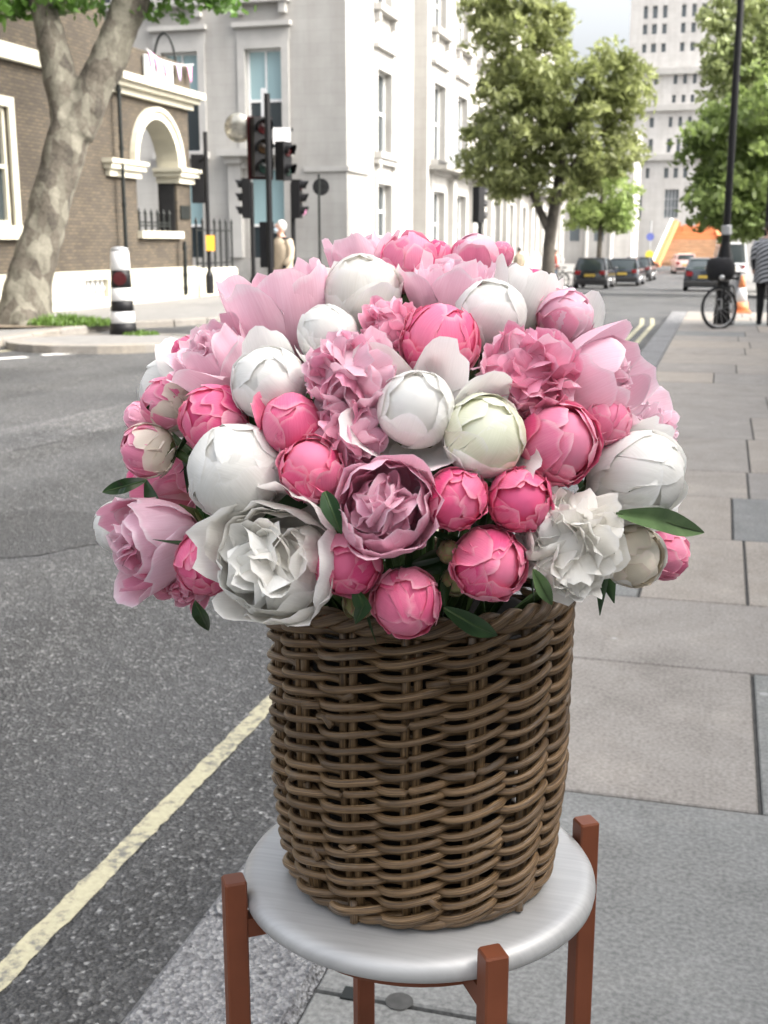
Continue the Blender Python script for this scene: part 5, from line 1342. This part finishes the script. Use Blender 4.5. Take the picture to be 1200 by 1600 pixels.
# ================================================================== PEONIES
fr = random.Random(11)
def petal_mesh(L, Wd, a0, a1, pw=1., rho=.05, base=(0., 0.), flare=0., fl0=.7, lift=0., ruf=0., rf=3., notch=0., nu=9, nv=10, k=.42, wb=.3, seed=0., tipin=0., crease=0., lump=0., cleft=.0):
    """petal surface: profile curve (outward, up) swept sideways with cupping radius rho"""
    us = np.sin(np.linspace(-1, 1, nu)*PI/2*.94)/math.sin(PI/2*.94); V = []; UV = []
    h_ = math.sin(seed*91.7)*43758.5; cu = ((h_-math.floor(h_))-.5)*.9; cl = cleft*abs(math.sin(seed*37.1))
    M = 44
    al = [a0+(a1-a0)*(i/M)**pw+flare*max(0, (i/M-fl0)/(1-fl0))**1.5 for i in range(M+1)]
    px = [base[0]]; pz = [base[1]]
    for i in range(M):
        am = (al[i]+al[i+1])/2; px.append(px[-1]+L/M*math.cos(am)); pz.append(pz[-1]+L/M*math.sin(am))
    nz = mnoise.noise
    for iv in range(nv):
        v = iv/(nv-1)
        for u in us:
            au = abs(u)
            ln = 1-(k+.1)*(1-max(0., 1-au**2.4)**.45)*(v**1.3)
            ed = 1-cl*math.exp(-((u-cu)/.24)**2)*v**4+notch*(nz(Vector((u*2.2+seed*7, seed*3.1, 1.)))+.4*nz(Vector((u*5+seed*5, seed, 4.))))*v**3
            s = max(0., min(1., v*ln*ed)) if ed <= 1 else v*ln*ed
            sw = min(1., max(0., s)); f = sw*M; i0 = min(M-1, int(f)); fr_ = f-i0
            x = px[i0]+(px[i0+1]-px[i0])*fr_; z = pz[i0]+(pz[i0+1]-pz[i0])*fr_; a = al[i0]+(al[i0+1]-al[i0])*fr_
            if s > 1: x += (s-1)*L*math.cos(a); z += (s-1)*L*math.sin(a)
            g = wb+(1-wb)*math.sin(PI/2*min(1., v/.62))**.9
            t = Wd*u*g*(1-.08*max(0., (v-.6)/.4)**2); ro = rho
            Nn = (math.sin(a), -math.cos(a))
            dsp = lift*(au**4*.8+v**7)+ruf*math.sin(rf*PI*u+seed*9+v*2.)*v*v+crease*nz(Vector((u*2.4+seed*3, v*2.2, seed*11)))*min(1, v*2)+lump*nz(Vector((u*1.1+seed*2, v*1.3, seed*4)))
            inn = ro*(1-math.cos(t/ro))
            xx = x-Nn[0]*inn+Nn[0]*dsp; zz = z-Nn[1]*inn+Nn[1]*dsp; yy = ro*math.sin(t/ro)
            V.append((xx, yy, zz)); UV.append((u*.5+.5, v))
    Fc = [(i*nu+j, i*nu+j+1, (i+1)*nu+j+1, (i+1)*nu+j) for i in range(nv-1) for j in range(nu-1)]
    me = bpy.data.meshes.new('petal'); me.from_pydata(V, [], Fc)
    uvl = me.uv_layers.new(name='UVMap'); uvl.data.foreach_set('uv', [c for f in Fc for i in f for c in UV[i]])
    me.polygons.foreach_set('use_smooth', [True]*len(Fc))
    return me
def rotz(a): return Matrix.Rotation(a, 4, 'Z')
def add_petal(parent, me, mat, M, name='petal'):
    o = bpy.data.objects.new(name, me); COL.objects.link(o); o.parent = parent
    if not me.materials: me.materials.append(mat)
    o.matrix_local = M; return o
def sepals(p, R, n=4, s=1.):
    for i in range(n):
        me = petal_mesh(R*fr.uniform(.75, 1.2)*s, R*.42, 0, 1.1, 1., R*1.05, (R*.02, -R*1.04), 0, .7, R*.03, nu=5, nv=6, k=.6, seed=fr.random()*9)
        add_petal(p, me, MT['sepal'], rotz(2*PI*i/n+fr.uniform(-.3, .3)), 'sepal')
def leaflet(p, R, base, direction, L, Wd, mat='pleaf'):
    nu, nv = 5, 9; V = []; d = Vector(direction).normalized(); sd_ = d.cross(Vector((fr.gauss(0, 1), fr.gauss(0, 1), fr.gauss(0, 1)))).normalized(); nn = d.cross(sd_)
    b = Vector(base); bend = fr.uniform(-.5, .5)
    for i in range(nv):
        v = i/(nv-1); w = Wd*math.sin(PI*(v**.8*.95+.03))**.9*(1-.45*v)
        for j in range(nu):
            u = -1+2*j/(nu-1); q = b+d*L*v+sd_*w*u+nn*(abs(u)*w*.35+bend*L*v*v*.4); V.append(tuple(q))
    Fc = [(i*nu+j, i*nu+j+1, (i+1)*nu+j+1, (i+1)*nu+j) for i in range(nv-1) for j in range(nu-1)]
    me = bpy.data.meshes.new('leaf'); me.from_pydata(V, [], Fc); me.polygons.foreach_set('use_smooth', [True]*len(Fc))
    return link('leaf', me, p, mat)
def ball_layers(p, R, mat, n, tight=1., nlay=3, th=(2.2, 3.0), spread=.9, lift=.03, crease=.012, edge=.25, mats2=None, tilt=.35):
    """closed globe of overlapping petals; from the inside outwards, each tipped its own way so that the edges cross"""
    for lay in range(nlay):
        m = n[lay]; off = R*(.915+.04*lay*tight); ph = fr.uniform(0, 6)
        for i in range(m):
            te = fr.uniform(*th)*(1.06-.15*lay); r = off*fr.uniform(.99, 1.018)
            me = petal_mesh(r*te, r*spread*fr.uniform(.85, 1.1), 0, te, 1., r*1.01, (0, -r), 0, .7, R*lift*(.4+.6*lay), R*.014, 2.2, edge*.14, 13, 13, .42, .35, fr.random()*20, 0, R*crease, R*.06, .12)
            mt = mat if mats2 is None or lay < nlay-1 else (mats2 if fr.random() < .6 else mat)
            add_petal(p, me, PET[mt], rotz(ph+2*PI*i/m+fr.uniform(-.25, .25)) @ Matrix.Rotation(fr.uniform(-tilt, tilt), 4, 'X') @ Matrix.Rotation(fr.uniform(-tilt, tilt), 4, 'Y'))
def core(p, R, mat):
    mb = MB().sphere((0, 0, 0), (R*.84, R*.84, R*.84), 16, 12); o = mb.build('heart', PET[mat], p, True)
    me = o.data; uvl = me.uv_layers.new(name='UVMap'); uvl.data.foreach_set('uv', [.5, .6]*len(me.loops))
def fill_frill(p, R, mat, n, hmin=.0, r0=.55, r1=1., size=.42, ruf=.10, notch=.16, mat2=None, ang=1.25):
    """frilly inner petals pointing out of the heart"""
    ga = PI*(3-math.sqrt(5))
    for i in range(n):
        t = (i+.5)/n; pol = ang*math.sqrt(t)*fr.uniform(.92, 1.08); az = i*ga+fr.uniform(-.3, .3)
        d = Vector((math.sin(pol)*math.cos(az), math.sin(pol)*math.sin(az), math.cos(pol)))
        L = R*fr.uniform(r0+.2, r1)*1.0
        me = petal_mesh(L, R*size*fr.uniform(.75, 1.15), 1.15, fr.uniform(1.75, 2.5), 1.6, R*fr.uniform(.3, .6), (R*.06, -R*.12), fr.uniform(-.9, .3), .72, 0, R*ruf*fr.uniform(.3, .9), fr.uniform(1.5, 3.5), notch*.6, 9, 10, .5, .3, fr.random()*20, 0, R*.025, 0, .1)
        q = d.to_track_quat('Z', 'Y').to_matrix().to_4x4()
        add_petal(p, me, PET[mat2 if mat2 and fr.random() < .35 else mat], q @ rotz(fr.uniform(0, 2*PI)))
def guard(p, R, mat, n, a1, L, Wd, rho, flare=0., ph=0., ruf=.05, notch=.05, base=-1., jitter=.15, lift=0., pw=.75, mats2=None, k=.4):
    for i in range(n):
        me = petal_mesh(R*L*fr.uniform(.9, 1.1), R*Wd*fr.uniform(.88, 1.1), 0., a1+fr.uniform(-.18, .18), pw, R*rho*fr.uniform(.9, 1.15), (R*.04, R*base), flare+fr.uniform(-.25, .2), .62, R*lift, R*ruf, fr.uniform(1.5, 3), notch, 13, 14, k, .32, fr.random()*20, 0, R*.05, R*.07, .12)
        add_petal(p, me, PET[mats2 if mats2 and fr.random() < .4 else mat], rotz(ph+2*PI*i/n+fr.uniform(-jitter, jitter)) @ Matrix.Rotation(fr.uniform(-jitter, jitter)*.6, 4, 'X'))
def t_bud(p, R, c, c2=None):
    core(p, R, c); ball_layers(p, R, c, (5, 7, 8), 1., 3, (2.35, 3.05), .74, .04, .045, .6, c2, .45)
    for i in range(fr.randint(4, 6)):     # short outer scales low on the globe
        te = fr.uniform(1.0, 1.6); r = R*1.045
        me = petal_mesh(r*te, r*fr.uniform(.35, .5), 0, te, 1., r, (0, -r), 0, .7, R*.05, 0, 2, .06, 9, 9, .5, .4, fr.random()*20, 0, R*.03, 0, .1)
        add_petal(p, me, PET[c2 or c], rotz(fr.uniform(0, 2*PI)))
    sepals(p, R, 4, .85)
def t_ball(p, R, c, loose=2, c2=None):
    core(p, R, c); ball_layers(p, R, c, (4, 5, 5), .6, 3, (2.55, 3.1), 1.1, .016, .04, .3, c2, .5)
    if loose: guard(p, R, c2 or c, loose, 1.75, 2.3, .75, .95, -.5, fr.uniform(0, 6), .05, .04, -1.04, .5)
    sepals(p, R, 3, .8)
def t_cup(p, R, c, c2=None):
    core(p, R*.72, c)
    fill_frill(p, R*1.0, c, 20, 0, .9, 1.2, .55, .07, .12, c2, .85)
    guard(p, R*.78, c, 5, 2.5, 2.6, .8, .85, -.4, .5, .06, .08, -1.1, .35, pw=1., mats2=c2)
    guard(p, R*.9, c, 5, 2.5, 2.55, .85, .85, -.5, .2, .06, .08, -1.0, .3, pw=.95, mats2=c2)
    guard(p, R, c, 5, 2.3, 2.5, .85, .9, -.5, 0., .05, .07, -.97, .25, pw=.9, mats2=c2)
    guard(p, R*1.05, c, 4, 2.05, 2.35, .85, 1., -.65, .6, .06, .08, -.96, .3, pw=.85)
    sepals(p, R, 3, .7)
def t_tulip(p, R, c, c2=None):
    core(p, R*.7, c)
    fill_frill(p, R*.9, c, 12, 0, .7, 1.1, .5, .08, .1, c2, .7)
    guard(p, R*.95, c, 4, 2.15, 2.6, .95, .85, 0., 0., .03, .04, -1.05, .15, pw=.8)
    guard(p, R*1.03, c2 or c, 4, 1.9, 2.45, 1.0, .9, -.25, .75, .03, .05, -1.05, .2, pw=.75)
    sepals(p, R, 3, .8)
def t_bomb(p, R, c, c2=None, n=58):
    core(p, R*.7, c)
    fill_frill(p, R*1.02, c, n, 0, .95, 1.3, .46, .08, .14, c2, 1.9)
    guard(p, R*.95, c, 6, 1.75, 1.9, .62, .9, -.45, 0., .07, .1, -.8, .3)
    sepals(p, R*.8, 3, .8)
def t_open(p, R, c, c2=None):
    core(p, R*.6, c)
    fill_frill(p, R*.95, c, 26, 0, .75, 1.1, .5, .1, .15, c2, 1.15)
    guard(p, R*.92, c, 5, 2.1, 2.2, .82, .85, -.5, .3, .06, .07, -.9, .25, mats2=c2)
    guard(p, R, c, 5, 1.8, 2.1, .88, .95, -.7, 0., .07, .08, -.88, .3)
    sepals(p, R, 3, .7)
def t_goblet(p, R, c, c2=None):
    core(p, R*.88, c); ball_layers(p, R*.9, c, (4, 5), .9, 2, (2.3, 2.9), 1.05, .02, .02, .3)
    guard(p, R*1.02, c, 5, 1.65, 2.3, .8, .95, -.8, .3, .04, .05, -1.03, .3, pw=1.)
    sepals(p, R, 4, .9)

DC = Vector((SX-.015, SY+.01, 1.165)); DR = Vector((.245, .245, .178))     # the dome that carries the flower heads
def dome(x, y):
    d = ray(x, y); o = CAM-DC
    os_ = Vector((o.x/DR.x, o.y/DR.y, o.z/DR.z)); ds = Vector((d.x/DR.x, d.y/DR.y, d.z/DR.z))
    A, B, C_ = ds.dot(ds), os_.dot(ds), os_.dot(os_)-1
    disc = B*B-A*C_
    t = (-B-math.sqrt(disc))/A if disc > 0 else -B/A
    p = CAM+d*t; q = p-DC; n = Vector((q.x/DR.x**2, q.y/DR.y**2, q.z/DR.z**2)).normalized()
    return p, n
TYPES = dict(bud=t_bud, ball=t_ball, cup=t_cup, tulip=t_tulip, bomb=t_bomb, open=t_open, goblet=t_goblet)
placed = []
def peony(pos, axis, R, typ, c, c2, label, group='peonies arranged in the basket', leaves=3, stretch=1., push=0., **kw):
    p = empty('peony', (0, 0, 0), label, 'peony', group)
    q = axis.to_track_quat('Z', 'Y')
    p.matrix_world = Matrix.Translation(pos) @ q.to_matrix().to_4x4() @ rotz(fr.uniform(0, 6.28)) @ Matrix.Diagonal((fr.uniform(.95, 1.05), fr.uniform(.95, 1.05), stretch*fr.uniform(.97, 1.1), 1))
    TYPES[typ](p, R, c, c2=c2, **kw)
    inv = p.matrix_world.inverted()
    foot = inv @ Vector((SX+(pos.x-SX)*.2, SY+(pos.y-SY)*.2, 1.0)); b = Vector((0, 0, -R*1.02)); mid = (b+foot)/2+Vector((0, 0, -.02))
    MB().tube([b, b*.7+mid*.3+Vector((0, 0, -.008)), mid, foot], [.0045, .0035, .0034, .0034], 6).build('stem', 'stem', p, True)
    for i in range(leaves):
        a = fr.uniform(0, 6.28); base = b*1.0+Vector((0, 0, -.004-.01*i))
        leaflet(p, R, base, (math.cos(a), math.sin(a), fr.uniform(-.3, .35)), fr.uniform(.035, .062), fr.uniform(.006, .0105))
    placed.append((pos, R)); return p
def fl(x, y, r, typ, c, label, c2=None, face=None, mix=.7, dz=0., **kw):
    P, n = dome(x, y)
    Zd = (P-CAM).dot(FW); r = r*(1.07 if abs(x-620) < 320 and y > 470 else 1.02)
    if face is not None:
        fv = (RT*face[0]+UP*face[1]-FW*face[2]).normalized(); n = (n*(1-mix)+fv*mix).normalized()
    P = CAM+(P-CAM)*((Zd+dz)/Zd); R = r*(Zd+dz)/F
    return peony(P, n, R, typ, c, c2, label, **kw)
# face = (right, up, towards the viewer) as the head looks in the photograph
fl(562, 410, 48, 'open', 'pale', 'pale lilac pink ruffled peony at the back top of the bouquet', face=(-.2, 1, .1), dz=.03)
fl(640, 408, 44, 'bud', 'rose', 'rounded pink bud with reddish base standing at the very top', 'hot', face=(.1, 1, .2))
fl(683, 402, 24, 'bud', 'hot', 'small deep pink bud beside the topmost rounded bud', 'rose', face=(.3, 1, 0), dz=.03)
fl(742, 402, 38, 'ball', 'pale', 'pale lilac globe with rosy sides on the top right', 'rose', face=(.1, 1, .3), dz=.03, loose=1)
fl(782, 398, 20, 'bud', 'rose', 'tiny rose bud peeping out beside the pale lilac globe', face=(.6, .8, 0), dz=.05)
fl(832, 440, 20, 'bud', 'hot', 'small deep pink bud behind the open white petals', face=(.6, .8, 0), dz=.05)
fl(565, 462, 62, 'ball', 'ivory', 'creamy white half-open globe between pale pink heads near the top', face=(.05, .8, .6), loose=3)
fl(440, 490, 66, 'tulip', 'pale', 'large tulip-shaped pale pink peony on the upper left', 'pale', face=(-.2, 1, .35), stretch=1.05)
fl(512, 525, 46, 'ball', 'white', 'white globe tucked right of the large tulip-shaped pink peony', face=(-.1, .5, .8), loose=1)
fl(702, 458, 60, 'open', 'pale', 'pale pink open peony with upright petals near the top', face=(.1, 1, .25))
fl(766, 492, 54, 'ball', 'white', 'smooth white globe in front of open white petals', face=(.3, .5, .8), loose=0)
fl(822, 468, 48, 'tulip', 'white', 'white peony with two broad upright petals on the upper right', face=(.4, 1, 0), dz=.02)
fl(884, 497, 42, 'bud', 'mauve', 'mauve pink bud of small overlapping petals on the right shoulder', 'rose', face=(.7, .35, .4))
fl(612, 512, 44, 'bomb', 'mid', 'ruffled mid pink peony left of the large hot pink globe', 'pale', face=(-.1, .5, .8), n=36)
fl(688, 532, 56, 'bud', 'hot', 'large smooth hot pink globe in the upper middle', 'rose', face=(.3, .6, .6))
fl(340, 565, 58, 'open', 'pale', 'pale pink cup with a raised rounded petal on the left shoulder', face=(-.5, .7, .5))
fl(292, 550, 25, 'bud', 'hot', 'small hot pink bud behind the pale pink cup on the left', 'rose', face=(-.7, .7, 0), dz=.02)
fl(420, 600, 57, 'ball', 'white', 'white globe left of the ruffled pale pink peony', face=(-.1, .3, .9), loose=1)
fl(548, 590, 66, 'bomb', 'pale', 'large ruffled pale pink peony in the centre left', 'mid', face=(-.1, .4, .9), n=52)
fl(545, 684, 56, 'bomb', 'mauve', 'dusky mauve ruffled peony low between hot pink globes', 'mid', face=(.1, -.1, 1), n=36, dz=.015)
fl(262, 629, 40, 'bud', 'rose', 'pink and cream bud with green sepals on the left edge', 'cream', face=(-.9, .3, .2))
fl(332, 655, 48, 'bud', 'hot', 'bright pink half-open bud left of the big white globe', 'rose', face=(-.6, .1, .8))
fl(455, 663, 47, 'ball', 'hot', 'glossy hot pink globe with a rolled outer petal', 'hot', face=(0, .5, .9), loose=1)
fl(230, 704, 42, 'bud', 'rose', 'cream-striped pink bud pointing left off the edge', 'cream', face=(-.95, -.1, .2))
fl(216, 652, 22, 'bud', 'mid', 'tiny pale pink bud between two cream-striped buds', face=(-1, .2, 0), dz=.03)
fl(368, 736, 73, 'ball', 'white', 'very large smooth white globe on the left front', face=(-.1, .2, 1), loose=1)
fl(487, 732, 49, 'bud', 'hot', 'round hot pink bud right of the very large white globe', 'rose', face=(-.2, .5, .9))
fl(650, 640, 66, 'goblet', 'white', 'white peony with a round heart and curled back outer petals in the middle', face=(0, .25, 1))
fl(757, 682, 61, 'ball', 'green', 'greenish white knobbly peony right of the curled back one', 'white', face=(.1, .1, 1), loose=3)
fl(826, 592, 74, 'bomb', 'mid', 'full open pink peony with a dense ruffled heart', 'pale', face=(.05, .35, .9), n=70)
fl(934, 598, 62, 'tulip', 'pale', 'large pale pink peony with smooth broad petals on the right', 'pale', face=(.85, .15, .4), stretch=1.08)
fl(872, 694, 58, 'bud', 'rose', 'large rose pink bud with small side petals on the right front', 'hot', face=(.35, .1, .9), stretch=1.05)
fl(948, 660, 38, 'bud', 'rose', 'pink bud squeezed between the large bud and the white globe', face=(.5, .6, .4))
fl(1022, 672, 36, 'bomb', 'pale', 'small frilly pale pink peony on the far right edge', face=(.8, .6, 0), dz=.03, n=30)
fl(995, 744, 74, 'ball', 'white', 'big white globe with layered petals on the right edge', face=(.6, .1, .8), loose=1, stretch=1.05)
fl(605, 797, 72, 'cup', 'mauve', 'half-open mauve pink cup facing forward in the lower middle', 'pale', face=(0, .2, 1))
fl(713, 780, 46, 'bud', 'hot', 'crumpled hot pink bud right of the mauve cup', 'rose', face=(.1, -.1, 1))
fl(812, 782, 49, 'bud', 'hot', 'deep pink bud left of the frilly white peony', 'hot', face=(.15, 0, 1))
fl(765, 882, 53, 'bud', 'hot', 'plump hot pink bud hanging low over the basket rim', 'rose', face=(.05, -.2, 1), stretch=1.08)
fl(545, 882, 46, 'bud', 'hot', 'hot pink bud beside the large open white peony', 'rose', face=(-.2, -.2, 1))
fl(634, 942, 49, 'bud', 'hot', 'lowest hot pink bud overhanging the front of the basket', 'rose', face=(0, -.45, .9))
fl(886, 852, 80, 'bomb', 'ivory', 'frilly white double peony on the lower right over the rim', 'white', face=(.3, .25, 1), n=80)
fl(990, 868, 48, 'bud', 'cream', 'cream bud with a pink streak under a green leaf', 'white', face=(.2, .1, 1))
fl(1040, 868, 36, 'bud', 'hot', 'deep magenta bud half hidden behind the cream bud', 'rose', face=(.9, -.1, .1), dz=.04)
fl(432, 880, 86, 'cup', 'ivory', 'large open white peony with crinkled petals on the lower left over the rim', 'white', face=(-.25, .25, 1))
fl(242, 846, 76, 'open', 'pale', 'large open pale pink peony facing left on the lower left', 'mid', face=(-.75, -.1, .6))
fl(320, 880, 45, 'bud', 'hot', 'hot pink bud right of the large open pale pink peony', 'rose', face=(.1, -.3, .9), dz=-.01)
fl(190, 822, 40, 'ball', 'white', 'white globe half hidden at the left edge', face=(-.9, .1, .2), loose=0, dz=.05)
fl(292, 905, 36, 'cup', 'mid', 'dark rose peony glimpsed low on the left behind the bud', 'rose', face=(-.2, -.6, .5), dz=.04)
fl(702, 862, 17, 'bud', 'budgreen', 'small tight green bud between two hot pink buds', face=(-.2, .4, 1), dz=.02, leaves=3)
fl(562, 942, 25, 'bud', 'budgreen', 'green and red unopened bud below the hot pink bud at the rim', face=(.1, -.5, .8), leaves=3, dz=.02)
fl(712, 908, 22, 'bud', 'budgreen', 'dark green bud with red tips in the gap above the rim', face=(0, -.3, 1), dz=.03, leaves=3)
# the far side of the bouquet
ga = PI*(3-math.sqrt(5)); cand = []
for i in range(90):
    z = 1-(i+.5)/90*1.35; r = math.sqrt(max(0, 1-z*z)); a = i*ga
    P = DC+Vector((r*math.cos(a)*DR.x, r*math.sin(a)*DR.y, z*DR.z))
    if (P-DC).dot(Vector((FW.x, FW.y, 0)).normalized()) < .02: continue
    cand.append((P, Vector((r*math.cos(a), r*math.sin(a), z*1.3)).normalized()))
kinds = [('ball', 'white', None, 'white globe on the far side of the bouquet facing up the street'), ('bud', 'hot', 'rose', 'hot pink bud on the far side of the bouquet facing up the street'), ('open', 'pale', None, 'pale pink open peony on the far side of the bouquet facing up the street')]
nb = 0
for P, n in cand:
    R = .04
    if min((P-q).length-(rr+R)*.86 for q, rr in placed) < 0: continue
    t, c, c2, lb = kinds[nb % 3]
    peony(P, n, R, t, c, c2, lb, 'peonies on the far side of the bouquet'); nb += 1
# leaves that show singly: each belongs to a stem of foliage
def sprig(pts_px, w, label, mat='pleaf', depth=0.):
    P = []
    for i, (x, y) in enumerate(pts_px):
        q, n = dome(x, y); Zd = (q-CAM).dot(FW); P.append(CAM+(q-CAM)*((Zd+depth)/Zd)+n*.012)
    o = empty('peony_leaf', P[0], label, 'leaf', 'peony leaves in the bouquet'); P = [p-Vector(o.location) for p in P]
    Q = []; m = 11
    for i in range(m):
        t = i/(m-1)*(len(P)-1); k = min(len(P)-2, int(t)); Q.append(P[k].lerp(P[k+1], t-k))
    ax = (Q[-1]-Q[0]).normalized(); sd_ = ax.cross(FW).normalized(); nn = ax.cross(sd_); V = []; nu = 7
    for i, q in enumerate(Q):
        v = i/(m-1); ww = w*math.sin(PI*min(1, v*.93+.06))**.85*(1-.25*v)
        for j in range(nu):
            u = -1+2*j/(nu-1); V.append(tuple(q+sd_*ww*u*.8+nn*abs(u)*ww*.55))
    Fc = [(i*nu+j, i*nu+j+1, (i+1)*nu+j+1, (i+1)*nu+j) for i in range(m-1) for j in range(nu-1)]
    me = bpy.data.meshes.new('blade'); me.from_pydata(V, [], Fc); me.polygons.foreach_set('use_smooth', [True]*len(Fc)); link('blade', me, o, mat)
    MB().tube([Q[0], Q[5], Q[-1]], [.0011, .0009, .0004], 5).build('midrib', 'stem', o, True)
MT['leaf_fresh'] = m_leaf('fresh_leaf', (.1, .19, .06), (.2, .32, .13), .2, 30., .45)
sprig([(945, 800), (1000, 806), (1040, 818), (1078, 826)], .013, 'pale green folded leaf pointing right over the cream bud', 'leaf_fresh', -.03)
sprig([(250, 752), (215, 760), (182, 768)], .009, 'narrow dark leaf pointing left under the cream-striped bud', 'pleaf', -.01)
sprig([(322, 925), (330, 942), (340, 968)], .009, 'dark pointed leaf hanging below the hot pink bud on the left', 'pleaf', -.01)
sprig([(515, 770), (525, 795), (540, 830)], .0095, 'dark green leaf left of the mauve cup', 'pleaf', -.02)
sprig([(815, 700), (832, 712), (860, 722)], .014, 'dark green leaf between the greenish white peony and the rose bud', 'pleaf', .03)
sprig([(278, 640), (262, 655), (258, 668)], .012, 'broad green leaf behind the cream-striped bud on the left', 'pleaf', .03)
sprig([(690, 935), (735, 960), (770, 975)], .011, 'dark leaf drooping over the basket rim below the plump bud', 'pleaf', .02)
sprig([(822, 880), (835, 905), (850, 930)], .008, 'slim green leaf left of the frilly white peony', 'leaf_fresh', -.02)
sprig([(560, 905), (572, 930), (560, 958)], .009, 'green sepal-like leaf under the hot pink bud at the rim', 'pleaf', .0)
